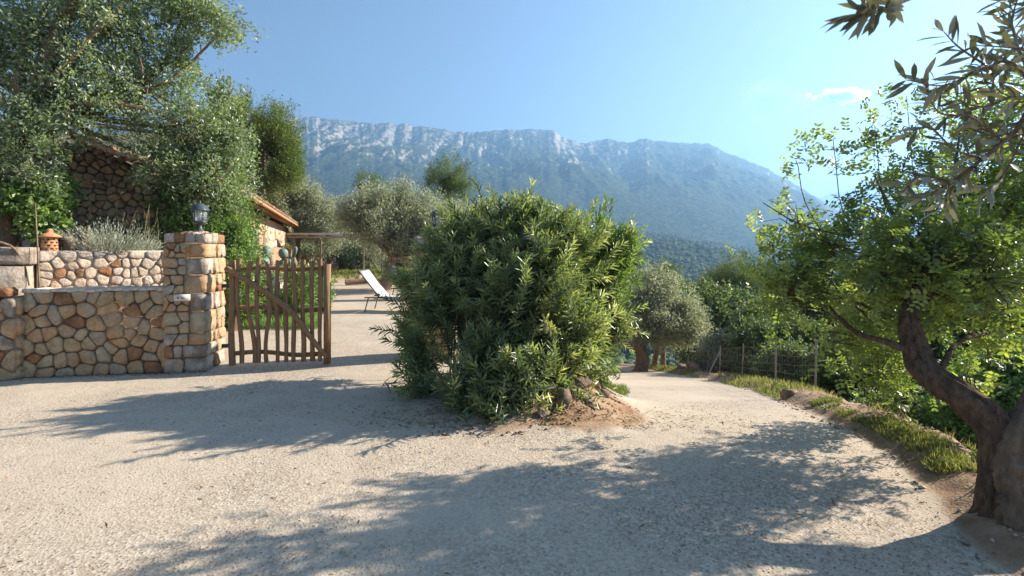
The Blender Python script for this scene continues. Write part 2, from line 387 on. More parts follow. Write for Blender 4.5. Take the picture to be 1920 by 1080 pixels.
# gravel / earth ground: colour from world position
def ground_material():
    m, t, out = new_mat('gravel_ground')
    pos = position(t)
    n_big = noise(t, pos, 0.55, 4, 0.6); n_mid = noise(t, pos, 3.5, 5, 0.7); n_fine = noise(t, pos, 45, 4, 0.7)
    vo = N(t, 'ShaderNodeTexVoronoi'); vo.inputs['Scale'].default_value = 62; t.links.new(pos, vo.inputs['Vector'])
    vo2 = N(t, 'ShaderNodeTexVoronoi'); vo2.inputs['Scale'].default_value = 27; vo2.inputs['Randomness'].default_value = 1; t.links.new(pos, vo2.inputs['Vector'])
    peb = ramp(t, vo.outputs['Color'], [(0.0, (0.20, 0.155, 0.12)), (0.3, (0.36, 0.29, 0.22)), (0.6, (0.47, 0.39, 0.30)), (0.85, (0.56, 0.49, 0.40)), (1.0, (0.36, 0.25, 0.17))])
    fine = mixc(t, n_big, (0.45, 0.365, 0.275), (0.57, 0.485, 0.385))
    amt = ramp(t, noise(t, pos, 0.35, 3, 0.6), [(0.42, (0.12,)*3), (0.56, (1.0,)*3)])
    col = mixc(t, amt, fine, peb)
    # darker aggregate specks
    spk = math_(t, 'MULTIPLY', ramp(t, vo2.outputs['Distance'], [(0.12, (1,)*3), (0.22, (0,)*3)]), ramp(t, n_mid, [(0.42, (0,)*3), (0.56, (1,)*3)]))
    col = mixc(t, math_(t, 'MULTIPLY', spk, 0.6), col, (0.15, 0.115, 0.09))
    col = mixc(t, math_(t, 'MULTIPLY', ramp(t, n_mid, [(0.45, (0,)*3), (0.8, (1,)*3)]), 0.35), col, (0.29, 0.215, 0.15))
    col = mixc(t, math_(t, 'MULTIPLY', n_fine, 0.25), col, (0.27, 0.22, 0.17))
    # earth attribute (red-brown banks), grass-covered attribute
    at = N(t, 'ShaderNodeAttribute', attribute_name='earth'); ag = N(t, 'ShaderNodeAttribute', attribute_name='scrub')
    ef = math_(t, 'ADD', at.outputs['Fac'], math_(t, 'MULTIPLY', math_(t, 'SUBTRACT', n_mid, 0.5), 0.9))
    ef = ramp(t, ef, [(0.35, (0,)*3), (0.65, (1,)*3)])
    earth = ramp(t, n_mid, [(0.3, (0.20, 0.115, 0.07)), (0.5, (0.31, 0.20, 0.125)), (0.7, (0.40, 0.29, 0.195))])
    col = mixc(t, ef, col, earth)
    sf = math_(t, 'ADD', ag.outputs['Fac'], math_(t, 'MULTIPLY', math_(t, 'SUBTRACT', n_mid, 0.5), 0.8))
    sf = ramp(t, sf, [(0.35, (0,)*3), (0.65, (1,)*3)])
    scr = ramp(t, noise(t, pos, 2.2, 6, 0.7), [(0.3, (0.06, 0.065, 0.03)), (0.5, (0.13, 0.12, 0.06)), (0.72, (0.27, 0.22, 0.13))])
    col = mixc(t, sf, col, scr)
    b = bump(t, vo.outputs['Distance'], 0.45, 0.007, bump(t, n_mid, 0.4, 0.03, bump(t, n_fine, 0.5, 0.006)))
    principled(t, out, col, 0.93, b, 0.15); return m
M['ground'] = ground_material()

def mountain_material():
    m, t, out = new_mat('mountain_slope')
    pos = position(t); g = N(t, 'ShaderNodeNewGeometry')
    rk = N(t, 'ShaderNodeAttribute', attribute_name='rock')
    mp = N(t, 'ShaderNodeMapping'); mp.inputs['Scale'].default_value = (1, 0.8, 0.32); t.links.new(pos, mp.inputs[0])
    n1 = noise(t, mp.outputs[0], 0.013, 10, 0.7, 0.8); n2 = noise(t, mp.outputs[0], 0.06, 8, 0.75, 0.4)
    f = math_(t, 'ADD', rk.outputs['Fac'], math_(t, 'MULTIPLY', math_(t, 'SUBTRACT', n1, 0.5), 1.9))
    f = math_(t, 'ADD', f, math_(t, 'MULTIPLY', math_(t, 'SUBTRACT', n2, 0.5), 2.4))
    f = ramp(t, f, [(0.40, (0,)*3), (0.66, (1,)*3)])
    rock = ramp(t, n2, [(0.3, (0.20, 0.18, 0.16)), (0.5, (0.38, 0.345, 0.30)), (0.7, (0.55, 0.50, 0.44))])
    rock = mixc(t, math_(t, 'MULTIPLY', ramp(t, noise(t, pos, 0.02, 3), [(0.55, (0,)*3), (0.7, (1,)*3)]), 0.5), rock, (0.5, 0.36, 0.26))
    wood = ramp(t, noise(t, pos, 0.09, 5, 0.75), [(0.32, (0.018, 0.03, 0.014)), (0.5, (0.05, 0.07, 0.033)), (0.68, (0.13, 0.15, 0.08))])
    col = mixc(t, f, wood, rock)
    b = bump(t, n2, 1.0, 14, bump(t, noise(t, pos, 0.12, 4, 0.7), 1.0, 5))
    principled(t, out, col, 0.95, b, 0.05); return m
M['mountain'] = mountain_material()

# ------------------------------------------------------------------ terrain
YL = np.array([2, 4.2, 4.6, 5, 6, 8, 12, 16, 20, 26, 40, 60]); XL = np.array([-1.2, -0.6, 0.25, 0.75, 1.05, 1.6, 2.4, 3.0, 3.2, 1.5, -4, -14])
YR = np.array([-20, 0, 2.6, 3.0, 3.3, 4, 5, 6, 8, 12, 16, 20, 26, 40, 60]); XR = np.array([3.0, 2.7, 2.46, 2.56, 2.76, 2.95, 3.1, 3.35, 3.95, 4.65, 4.9, 5.2, 5.0, 1.5, -6])
def wall_line(x):      # y of the low wall's front at x
    return 6.35+(x+6.4)*0.19
def T_parts(x, y):
    x = np.asarray(x, float); y = np.asarray(y, float)
    xl = np.interp(y, YL, XL); xr = np.interp(y, YR, XR)
    k = np.maximum(y-4.3, 0); zp = -0.2*(np.sqrt(k*k+0.36)-0.6)
    zp = np.where(y > 60, -11-0.12*(y-60), zp)
    yard = -0.16*np.maximum(y-38, 0)+0.012*np.maximum(y-8, 0)*(y < 999)
    w = 0.32+0.12*np.maximum(y-4.3, 0)
    a = ss(xl-w, xl, x)
    z = yard*(1-a)+zp*a
    dr = x-xr
    bank = 0.10*ss(0, 0.3, dr)*(1-ss(0.5, 0.9, dr))
    drop = -0.55*np.maximum(dr-0.55, 0)
    drop = -30*(1-np.exp(drop/30))
    z = z+bank+drop
    # earth mound under the right foot of the oleander
    z = z+0.26*np.exp(-((x-0.62)/0.42)**2-((y-5.55)/0.62)**2)+0.25*np.exp(-((x-1.0)/0.4)**2-((y-6.5)/0.7)**2)+0.12*np.exp(-((x-0.1)/0.5)**2-((y-5.0)/0.35)**2)
    # left terraces
    lx = -4.75-0.33*np.maximum(y-7.0, 0)
    beh = ss(0, 0.25, y-(wall_line(x)+0.22))*ss(0, 0.3, lx-x)
    up = ss(0, 0.5, (y-7.6)-(x+6.6)*0.9)
    hill = 0.30*np.maximum(y-10.0, 0)*ss(0, 3, lx-x-1)
    z = z+beh*(0.95+0.6*up+np.minimum(hill, 9))
    earth = np.clip(a*(1-a)*4, 0, 1)*ss(4.2, 4.6, y)*1.1
    earth = np.maximum(earth, beh)
    earth = np.maximum(earth, 0.85*ss(-0.12, 0.1, dr)*(1-ss(0.35, 1.0, dr)))
    earth = np.maximum(earth, 0.95*(1-ss(0.55, 1.0, np.hypot((x-0.6)/1.0, (y-5.4)/1.15))))
    earth = np.maximum(earth, 0.5*(1-ss(0.25, 1.0, np.hypot((x-0.0)/1.8, (y-5.0)/0.9))))
    scrub = np.maximum(ss(0.45, 1.1, dr), ss(24, 30, y)*(1-a))
    return z, np.clip(earth, 0, 1), np.clip(scrub, 0, 1)
def T(x, y): return float(T_parts(x, y)[0])

prof_px = np.array([-900, -200, 300, 525, 560, 600, 650, 700, 770, 830, 870, 900, 975, 1040, 1050, 1080, 1100, 1140, 1180, 1210, 1260, 1330, 1350, 1400, 1440, 1480, 1520, 1580, 1650, 1760, 1900, 2300, 3000])
prof_row = np.array([300, 240, 215, 214, 221, 221, 228, 232, 236, 243, 250, 248, 243, 246, 258, 268, 270, 262, 268, 261, 268, 272, 282, 302, 318, 340, 364, 400, 424, 430, 440, 450, 455])
foot_px = np.array([-900, 500, 900, 1100, 1180, 1300, 1440, 1600, 1900, 3000]); foot_row = np.array([380, 380, 400, 412, 426, 442, 468, 486, 480, 470])
def far_height(px, r):
    """px: azimuth as picture column (tan), r: distance along Y"""
    x = (px-960)/FPX*r
    near = T_parts(x, r)[0]
    valley = -34+22*ss(900, 300, px)
    foot = (HOR-np.interp(px, foot_px, foot_row))/FPX*950
    ridge = (HOR-np.interp(px, prof_px, prof_row))/FPX*2300
    crag = 9*fbm(px/14.0, r*0+3.3, 5, 61)
    ridge = ridge+crag*ss(1500, 1150, px)+4.5*fbm(px/6.0, r*0+8.1, 4, 19)
    k = [30, 140, 260, 950, 1120, 1500, 2050, 2300, 2700, 5000]
    h = [near, valley, valley*0.9+0*px, foot, foot*0.78, ridge*0.40+foot*0.35, ridge*0.86, ridge, ridge*0.8, ridge*0.4]
    z = np.zeros_like(px+r)
    for i in range(len(k)-1):
        f = np.clip((r-k[i])/(k[i+1]-k[i]), 0, 1); f = f*f*(3-2*f) if i in (0, 3, 6) else f
        z = np.where((r >= k[i]) & (r <= k[i+1]), h[i]*(1-f)+h[i+1]*f, z)
    amp = ss(1150, 1700, r)*(1-ss(2180, 2300, r))
    z = z+amp*ss(2300, 2050, r)*((38+32*ss(2000, 1750, r))*ridged(x/420, r/900, 5, 3)-24+(10+16*ss(2000, 1750, r))*fbm(x/60, r/110, 5, 9))
    z = z+ss(200, 500, r)*(1-ss(1100, 1400, r))*(14*fbm(x/120, r/160, 5, 21))+ss(1150, 1700, r)*ss(2310, 2290, r)*5*fbm(x/14, r/14, 3, 44)
    return z

def build_ground():
    xs = np.unique(np.concatenate([np.linspace(-60, -14, 24), np.linspace(-14, -7, 36), np.linspace(-7, 5.5, 190), np.linspace(5.5, 14, 50), np.linspace(14, 60, 24)]))
    ys = np.unique(np.concatenate([np.linspace(-40, 1, 24), np.linspace(1, 9, 130), np.linspace(9, 26, 110), np.linspace(26, 60, 36)]))
    X, Y = np.meshgrid(xs, ys); Z, E, S = T_parts(X, Y)
    d = np.clip(np.hypot(X, Y)/8, 0.3, 1)
    flat = 1-np.maximum(E, S)
    Z = Z+0.012*fbm(X*1.3, Y*1.3, 4, 2)*flat+(0.05*fbm(X*2.2, Y*2.2, 4, 4)+0.03*fbm(X*9, Y*9, 3, 6))*(1-flat)
    n, k = len(xs), len(ys)
    i = np.arange(k-1)[:, None]*n+np.arange(n-1)[None, :]
    F = np.stack([i, i+1, i+n+1, i+n], -1).reshape(-1, 4)
    me = mk_mesh('ground', np.stack([X, Y, Z], -1).reshape(-1, 3), [F], None, True)
    for nm, v in (('earth', E), ('scrub', S)):
        a = me.attributes.new(nm, 'FLOAT', 'POINT'); a.data.foreach_set('value', v.ravel().astype(np.float32))
    tag(link('ground', me, M['ground']), 'pale gravel forecourt and drive sloping down beside the bank', kind='structure')
build_ground()

def build_mountain():
    px = np.concatenate([np.linspace(-900, 420, 60), np.linspace(424, 1720, 620), np.linspace(1726, 3000, 60)])
    r = np.concatenate([np.linspace(52, 240, 30), np.linspace(250, 1080, 80), np.linspace(1090, 2320, 190), np.linspace(2350, 5000, 14)])
    PX, RR = np.meshgrid(px, r); Z = far_height(PX, RR); X = (PX-960)/FPX*RR
    X = X+ss(1200, 1800, RR)*10*fbm(Z/30, X/80, 3, 31)*(RR < 2290)
    Z = Z-np.where(RR < 62, 1.5, 0)
    gul = ridged(X/95, Z/420, 4, 55); Z = Z+ss(1500, 2000, RR)*ss(2280, 2120, RR)*24*(gul-0.8)
    n, k = len(px), len(r)
    i = np.arange(k-1)[:, None]*n+np.arange(n-1)[None, :]
    F = np.stack([i, i+1, i+n+1, i+n], -1).reshape(-1, 4)
    gz = np.abs(np.gradient(Z, axis=0)/np.maximum(np.gradient(RR, axis=0), 1)); gx = np.abs(np.gradient(Z, axis=1)/np.maximum(np.abs(np.gradient(X, axis=1)), 1))
    slope = np.hypot(gz, gx)
    rock = np.clip((slope-0.75)*0.5, -0.35, 0.45)+0.18*ss(1150, 2000, RR)+0.22*ss(1900, 2150, RR)+0.10*ss(900, 500, PX)-0.25*ss(1050, 1300, PX)-0.3*(1-ss(1000, 1500, RR))
    me = mk_mesh('mountain', np.stack([X, RR, Z], -1).reshape(-1, 3), [F], None, True)
    a = me.attributes.new('rock', 'FLOAT', 'POINT'); a.data.foreach_set('value', rock.ravel().astype(np.float32))
    tag(link('mountain', me, M['mountain']), 'long craggy limestone mountain ridge across the valley', kind='structure')
    # paler ridge far beyond the shoulder on the right
    px = np.linspace(1380, 3000, 160); top = np.interp(px, [1380, 1520, 1600, 1650, 1700, 1780, 1900, 3000], [430, 372, 352, 344, 352, 366, 380, 420])
    D = [4300, 4700, 5000]; A = []
    for q, (d, f) in enumerate(zip(D, (0.0, 0.55, 1.0))):
        z = f*((HOR-top)/FPX*5000+25*fbm(px/22, px*0+q, 4, 15)); A.append(np.c_[(px-960)/FPX*d, np.full_like(px, d), z])
    A.append(np.c_[(px-960)/FPX*5400, np.full_like(px, 5400), z*0.5])
    n = len(px); V = np.concatenate(A); i = (np.arange(3)[:, None]*n+np.arange(n-1)[None, :]); F = np.stack([i, i+1, i+n+1, i+n], -1).reshape(-1, 4)
    me = mk_mesh('far_mountain', V, [F], None, True); a = me.attributes.new('rock', 'FLOAT', 'POINT'); a.data.foreach_set('value', np.full(len(V), 0.0, np.float32))
    tag(link('far_mountain', me, M['mountain']), 'faint far mountain ridge behind the right shoulder of the big ridge', kind='structure')
    # surrounding land behind and beside the camera
    ang = np.linspace(0, 2*math.pi, 97)[:-1]; rr = np.array([58, 120, 400, 1500, 5000]); V = []
    for q in rr:
        V.append(np.c_[q*np.cos(ang), q*np.sin(ang), np.full(96, -26.0 if q < 1000 else -36.0)])
    V = np.concatenate(V); i = np.arange(4)[:, None]*96; j = np.arange(96)[None, :]; j2 = (j+1) % 96
    F = np.stack([i+j, i+j2, i+96+j2, i+96+j], -1).reshape(-1, 4)
    V[:, 2] -= 14
    me = mk_mesh('terrain', V, [F], None, True); a = me.attributes.new('rock', 'FLOAT', 'POINT'); a.data.foreach_set('value', np.full(len(V), -0.5, np.float32))
    tag(link('terrain', me, M['mountain']), 'wooded land around the terraces', kind='structure')
build_mountain()

# distant trees dotting the foothill: one mass
def far_woods():
    n = 9000
    px = rng.uniform(900, 1750, n); r = 130*np.exp(rng.random(n)*math.log(1250/130))
    z = far_height(px, r); x = (px-960)/FPX*r
    keep = fbm(x/60, r/60, 3, 12) > -0.28
    px, r, z, x = px[keep], r[keep], z[keep], x[keep]; n = len(px)
    # low-poly lumpy crowns
    t = (1+5**0.5)/2
    iv = nrm(np.array([[-1, t, 0], [1, t, 0], [-1, -t, 0], [1, -t, 0], [0, -1, t], [0, 1, t], [0, -1, -t], [0, 1, -t], [t, 0, -1], [t, 0, 1], [-t, 0, -1], [-t, 0, 1]], float))
    fi = np.array([[0, 11, 5], [0, 5, 1], [0, 1, 7], [0, 7, 10], [0, 10, 11], [1, 5, 9], [5, 11, 4], [11, 10, 2], [10, 7, 6], [7, 1, 8], [3, 9, 4], [3, 4, 2], [3, 2, 6], [3, 6, 8], [3, 8, 9], [4, 9, 5], [2, 4, 11], [6, 2, 10], [8, 6, 7], [9, 8, 1]])
    s = rng.uniform(1.3, 2.8, n)[:, None, None]*np.array([1, 1, 0.9])
    V = iv[None]*s*(1+rng.uniform(-0.3, 0.3, (n, 12, 1)))+np.stack([x, r, z+1.2], -1)[:, None, :]
    F = (np.arange(n)[:, None, None]*12+fi[None]).reshape(-1, 3)
    me = mk_mesh('woods', V.reshape(-1, 3), [F], np.repeat(np.clip(rng.normal(0.45, 0.25, n), 0, 1), 12), True)
    tag(link('woods', me, M['woods']), 'scattered far trees covering the hillside below the ridge', kind='stuff')
far_woods()

# ------------------------------------------------------------------ stone walls
def clip_poly(poly, p, nrm2):
    out = []
    for i in range(len(poly)):
        a, b = poly[i], poly[(i+1) % len(poly)]
        da = (a[0]-p[0])*nrm2[0]+(a[1]-p[1])*nrm2[1]; db = (b[0]-p[0])*nrm2[0]+(b[1]-p[1])*nrm2[1]
        if da <= 0: out.append(a)
        if (da < 0 < db) or (db < 0 < da):
            f = da/(da-db); out.append((a[0]+(b[0]-a[0])*f, a[1]+(b[1]-a[1])*f))
    return out
def cells(W, H, size, aspect=1.25, seed=0, relax=2):
    r = random.Random(seed); rows = max(1, round(H/size)); pts = []
    for j in range(rows):
        cols = max(1, round(W/(size*aspect)*r.uniform(0.85, 1.15)))
        for i in range(cols):
            pts.append([(i+0.5+r.uniform(-0.46, 0.46)+(0.25 if j % 2 else -0.25)*(cols > 2))/cols*W, (j+0.5+r.uniform(-0.45, 0.45))/rows*H])
    for p in pts: p[0] = min(max(p[0], 0.02), W-0.02)
    def vor():
        res = []
        for i, p in enumerate(pts):
            poly = [(0, 0), (W, 0), (W, H), (0, H)]
            for j, q in enumerate(pts):
                if i == j: continue
                dx, dy = q[0]-p[0], (q[1]-p[1])
                if abs(dx) > size*aspect*3.2 or abs(dy) > size*3.2: continue
                poly = clip_poly(poly, ((p[0]+q[0])/2, (p[1]+q[1])/2), (dx, dy))
                if not poly: break
            res.append(poly)
        return res
    for _ in range(relax-1):
        for i, c in enumerate(vor()):
            if c:
                pts[i] = [0.65*pts[i][0]+0.35*sum(a[0] for a in c)/len(c), 0.65*pts[i][1]+0.35*sum(a[1] for a in c)/len(c)]
    return [c for c in vor() if c and len(c) > 2]
def stone_from_poly(poly, gap, proud, K=9, seed=0, back=0.06):
    """polygon (u,v) -> verts (u,w,v) with w = outwards negative y"""
    r = random.Random(seed); P_ = np.array(poly); c = P_.mean(0)
    # resample boundary by angle, rounding corners
    M_ = len(P_); seg = np.vstack([P_, P_[:1]]); dl = np.linalg.norm(np.diff(seg, axis=0), axis=1); cum = np.r_[0, np.cumsum(dl)]
    def at(s): s = s % cum[-1]; k = np.searchsorted(cum, s, 'right')-1; f = (s-cum[k])/max(dl[k], 1e-9); return seg[k]*(1-f)+seg[k+1]*f
    n = K+2; pts = []
    for i in range(n):
        s0 = i/n*cum[-1]; h = cum[-1]*0.06; pts.append((at(s0-h)+at(s0)*3.5+at(s0+h))/5.5)
    pts = np.array(pts); c = pts.mean(0); d = pts-c; L = np.linalg.norm(d, axis=1, keepdims=True)
    pts = c+d*np.maximum(1-gap/np.maximum(L, 1e-3), 0.3)
    tx, tz = r.uniform(-0.12, 0.12), r.uniform(-0.12, 0.12); rings = []
    for f, w in ((1.0, back), (0.99, -proud*0.3), (0.91, -proud*0.88), (0.55, -proud*1.0)):
        q = c+(pts-c)*f; tl = (q-c)@np.array([tx, tz])*(1 if f < 0.995 else 0); jit = tl+np.array([r.uniform(-1, 1)*proud*0.3 for _ in range(n)])*(1 if f < 1 else 0)
        rings.append(np.c_[q[:, 0], w+jit, q[:, 1]])
    V = np.vstack(rings+[np.array([[c[0], -proud*1.15, c[1]]])])
    F4 = []; F3 = []
    for k in range(3):
        for i in range(n):
            j = (i+1) % n; F4.append([k*n+i, k*n+j, (k+1)*n+j, (k+1)*n+i])
    for i in range(n): F3.append([3*n+i, 3*n+(i+1) % n, 4*n])
    return V, [np.array(F4), np.array(F3)]

def face_stones(parent, org, ux, W, H, size, aspect, seed, mats, gap=0.012, proud=0.035, name='stone', skip=None, K=9, top=None):
    """org: lower left of face in parent's space; ux: unit horizontal dir; outward = ux rotated -90 about z"""
    ux = np.array([ux[0], ux[1], 0.0]); out = np.array([ux[1], -ux[0], 0.0]); r = random.Random(seed+5); cnt = 0
    for k, poly in enumerate(cells(W, H, size, aspect, seed)):
        if top is not None:
            cu = sum(p[0] for p in poly)/len(poly); cv = sum(p[1] for p in poly)/len(poly)
            if cv > top(cu): continue
        V, F = stone_from_poly(poly, gap, proud*r.uniform(0.6, 1.3), K, seed*100+k)
        c = V.mean(0)
        Wd = np.asarray(org)+V[:, :1]*ux-V[:, 1:2]*out+V[:, 2:]*np.array([0, 0, 1.0])
        wc = np.asarray(org)+c[0]*ux-c[1]*out+c[2]*np.array([0, 0, 1.0])
        me = mk_mesh('stone', Wd-wc, F, None, True)
        m_ = r.choices([a for a, _ in mats], [b for _, b in mats])[0]
        link(name, me, M[m_], parent, tuple(wc)); cnt += 1
    return cnt

UW = np.array([0.982, 0.187])       # direction of the low wall and the gate line
def local(e, p): return np.asarray(p)-np.array(e.location)

# low wall left of the gate pillar
pil_fr = np.array([-4.04, 6.75])    # front right corner of the pillar
pil_fl = pil_fr-UW*0.50
wl_r = pil_fl+np.array([-UW[1], UW[0]])*0.06
WL = 1.62
wl_l = wl_r-UW*WL
e = empty('stone_wall', (*wl_l, 0), 'low wall of rounded tan and orange stones left of the lamp pillar', 'wall')
a = Acc(); inn = np.array([-UW[1], UW[0]])
cen = (wl_l+wl_r)/2+inn*0.2
ang = math.atan2(UW[1], UW[0])
a.box((*cen, 0.53), (WL, 0.34, 1.10), ang); link('core', a.mesh('core', e.location), M['mortar'], e)
a = Acc(); nx = 16
for i in range(nx):
    q = wl_l+UW*(WL*(i+0.5)/nx)+inn*0.185; a.box((*q, 1.095+random.uniform(-0.008, 0.012)), (WL/nx*1.03, 0.40+random.uniform(-0.02, 0.02), 0.035+random.uniform(0, 0.012)), ang)
link('coping', a.mesh('coping', e.location), M['mortar_pale'], e)
face_stones(e, (0, 0, 0), UW, WL, 1.08, 0.155, 1.25, 11, [('stone', 10), ('stone_orange', 1.4)], 0.004, 0.024)
# second wall further left, stepping forward
w2_r = wl_l-inn*0.10; W2 = 2.6; w2_l = w2_r-UW*W2
e = empty('stone_wall', (*w2_l, 0), 'rough stone wall at the left edge, stepping forward of the low wall', 'wall')
a = Acc(); a.box((*((w2_l+w2_r)/2+inn*0.2), 0.50), (W2, 0.36, 1.04), ang); link('core', a.mesh('core', e.location), M['mortar'], e)
face_stones(e, (0, 0, 0), UW, W2, 1.03, 0.17, 1.2, 23, [('stone', 8), ('stone_orange', 1.2), ('stone_grey', 4)], 0.005, 0.028)
face_stones(e, (W2*UW[0], W2*UW[1], 0), (-UW[1], UW[0]), 0.3, 1.03, 0.17, 1.0, 24, [('stone', 4)], 0.010, 0.03)
face_stones(e, (0.0, 0.0, 1.02), UW, W2, 0.14, 0.14, 1.9, 25, [('stone', 3), ('stone_orange', 2)], 0.012, 0.07)

# gate pillars with lamps
def pillar(fr, w, dpt, H, label, seed, mats):
    fl = fr-UW*w; e = empty('gate_pillar', (*fl, 0), label, 'gate pillar', 'stone pillars either side of the gateway')
    a = Acc(); cen = fl+UW*w/2+inn*dpt/2
    a.box((*cen, H/2-0.01), (w-0.06, dpt-0.06, H-0.06), ang); link('core', a.mesh('core', e.location), M['mortar'], e)
    V = (0, 0, 0)
    # front and right faces built as alternating blocks; the corner stones wrap round
    rows = []; z = 0.0; r = random.Random(seed)
    n = 8; hs = [r.uniform(0.6, 1.5) for _ in range(n)]; s = sum(hs); z = 0.0
    for i, h in enumerate(hs):      # large quoins on the right corner: rounded boxes
        h = h/s*(H-0.16); wq = w*(0.46+0.14*r.uniform(-1, 1)); dq = dpt*(0.42+0.14*(i % 2))
        quoin(e, np.array([*(fr-UW*wq), z]), wq, dq, h, 0.010, r)
        face_stones(e, np.array([*fl, z])-np.array(e.location), UW, w-wq, h, r.choice([h, h*0.55, h*0.7]), 0.95, seed*5+i, mats, 0.005, 0.018)
        # rest of the right face
        org = np.array([*(fr+inn*dq), z])-np.array(e.location)
        face_stones(e, org, inn, dpt-dq, h, min(h, 0.16), 1.1, seed*7+i, mats, 0.005, 0.016, K=8)
        z += h
    # left, back faces
    face_stones(e, np.array([*(fl+inn*dpt), 0])-np.array(e.location), -inn, dpt, H-0.16, 0.19, 1.1, seed+3, mats, 0.01, 0.02)
    face_stones(e, np.array([*(fl+UW*w+inn*dpt), 0])-np.array(e.location), -UW, w, H-0.16, 0.19, 1.1, seed+4, mats, 0.01, 0.02)
    # rounded top course
    k = 4
    for i in range(k):
        for j in range(3):
            q = fl+UW*(w*i/k)+inn*(dpt*j/3)
            quoin(e, np.array([*q, H-0.16]), w/k, dpt/3, 0.17-0.02*((i in (0, k-1))+(j in (0, 2))), 0.006, r)
    return e
def quoin(e, org, w, d, h, gap, r):
    n = 4; g = np.linspace(-1, 1, n); V = []; idx = {}
    F = []
    def pt(p):
        key = tuple(np.round(p, 4))
        if key not in idx:
            q = np.array(p, float); q = np.sign(q)*np.abs(q)**0.9
            L = np.linalg.norm(q); m_ = np.max(np.abs(q)); q = q*(1-0.06*max(0, L/m_-1.0)); q = q*(1+r.uniform(-0.04, 0.03))
            idx[key] = len(V); V.append(q)
        return idx[key]
    for ax in range(3):
        for sg in (-1, 1):
            for i in range(n-1):
                for j in range(n-1):
                    c = []
                    for (x, y) in ((g[i], g[j]), (g[i+1], g[j]), (g[i+1], g[j+1]), (g[i], g[j+1])):
                        p = [0, 0, 0]; p[ax] = sg; p[(ax+1) % 3] = x; p[(ax+2) % 3] = y; c.append(pt(p))
                    F.append(c if sg > 0 else c[::-1])
    V = np.array(V)*np.array([w/2-gap*0.3, d/2-gap*0.3, h/2-gap*0.5])+0
    cz, sz = math.cos(ang), math.sin(ang)
    V = np.c_[V[:, 0]*cz-V[:, 1]*sz, V[:, 0]*sz+V[:, 1]*cz, V[:, 2]]
    cen = np.array([*(org[:2]+UW*w/2+inn*d/2), org[2]+h/2])-np.array(e.location)
    me = mk_mesh('stone', V, [np.array(F)], None, True)
    mm = r.choices(['stone', 'stone_grey', 'stone_orange', 'stone_pale'], [5, 5, 1.0, 1.5])[0]
    link('stone', me, M[mm], e, tuple(cen))
p1 = pillar(pil_fr, 0.50, 0.70, 1.86, 'square stone pillar with a white plaque, at the hinge side of the gate', 41, [('stone', 8), ('stone_orange', 1), ('stone_grey', 2)])
p2_fr = pil_fr+UW*3.32+inn*0.25
p2 = pillar(p2_fr, 0.62, 0.62, 1.84, 'stone pillar half buried in the oleander, right of the gateway', 57, [('stone', 6), ('stone_dark', 4), ('stone_grey', 2)])

# plaque
pq = pil_fl+UW*0.24-inn*0.052
e = empty('plaque', (*pq, 0.99), 'small white plaque fixed to the front of the gate pillar', 'sign', rz=ang)
a = Acc(); a.box((0, 0, 0), (0.19, 0.014, 0.085)); link('plate', a.mesh('plate'), M['plaque'], e)
a = Acc(); a.box((-0.045, -0.009, 0.0), (0.02, 0.003, 0.026)); a.box((0.0, -0.009, 0.004), (0.030, 0.003, 0.006)); a.box((0.01, -0.009, -0.012), (0.05, 0.003, 0.005)); link('printed_mark', a.mesh('printed_mark'), M['printmark'], e)

# lamps
def lamp(loc, label):
    e = empty('pillar_lamp', loc, label, 'lamp', 'lanterns on the gate pillars', rz=0.35)
    a = Acc(); a.lathe((0, 0, 0), [(0.0, 0), (0.075, 0), (0.075, 0.012), (0.055, 0.03), (0.03, 0.065), (0.022, 0.10), (0.03, 0.125), (0.085, 0.14), (0.085, 0.155), (0, 0.156)], 14)
    link('base', a.mesh('base', smooth=False), M['lampmetal'], e)
    a = Acc(); K = 6
    for k in range(K):
        t_ = k/K*2*math.pi
        a.tube([(0.080*math.cos(t_), 0.080*math.sin(t_), 0.15), (0.098*math.cos(t_), 0.098*math.sin(t_), 0.305)], 0.0065, 5)
    a.lathe((0, 0, 0), [(0.088, 0.15), (0.094, 0.15), (0.094, 0.165), (0.086, 0.165)], 6)
    link('frame', a.mesh('frame'), M['lampmetal'], e)
    for k in range(K):
        t0, t1 = k/K*2*math.pi, (k+1)/K*2*math.pi
        V = []
        for rr in (0.0, -0.003):
            V += [((0.080+rr)*math.cos(t0), (0.080+rr)*math.sin(t0), 0.157), ((0.080+rr)*math.cos(t1), (0.080+rr)*math.sin(t1), 0.157), ((0.096+rr)*math.cos(t1), (0.096+rr)*math.sin(t1), 0.303), ((0.096+rr)*math.cos(t0), (0.096+rr)*math.sin(t0), 0.303)]
        link('pane', mk_mesh('pane', np.array(V), [np.array([[0, 1, 2, 3], [7, 6, 5, 4], [0, 4, 5, 1], [1, 5, 6, 2], [2, 6, 7, 3], [3, 7, 4, 0]])]), M['glass'], e)
    a = Acc(); a.lathe((0, 0, 0), [(0, 0.30), (0.125, 0.303), (0.122, 0.318), (0.098, 0.345), (0.09, 0.375), (0.05, 0.395), (0.045, 0.405), (0, 0.41)], 6)
    link('roof', a.mesh('roof'), M['lampmetal'], e)
    a = Acc(); a.lathe((0, 0, 0), [(0.012, 0.405), (0.018, 0.42), (0.006, 0.432), (0.012, 0.442), (0, 0.45)], 8); link('finial', a.mesh('finial'), M['lampmetal'], e)
    a = Acc(); a.lathe((0, 0, 0), [(0, 0.155), (0.018, 0.158), (0.018, 0.19), (0.03, 0.22), (0.024, 0.25), (0, 0.262)], 10); link('bulb', a.mesh('bulb', smooth=True), M['plaque'], e)
    return e
c1 = pil_fl+UW*0.30+inn*0.35
lamp1 = lamp((*c1, 1.845), 'dark metal lantern with glass panes on top of the gate pillar')
c2 = p2_fr-UW*0.25+inn*0.3
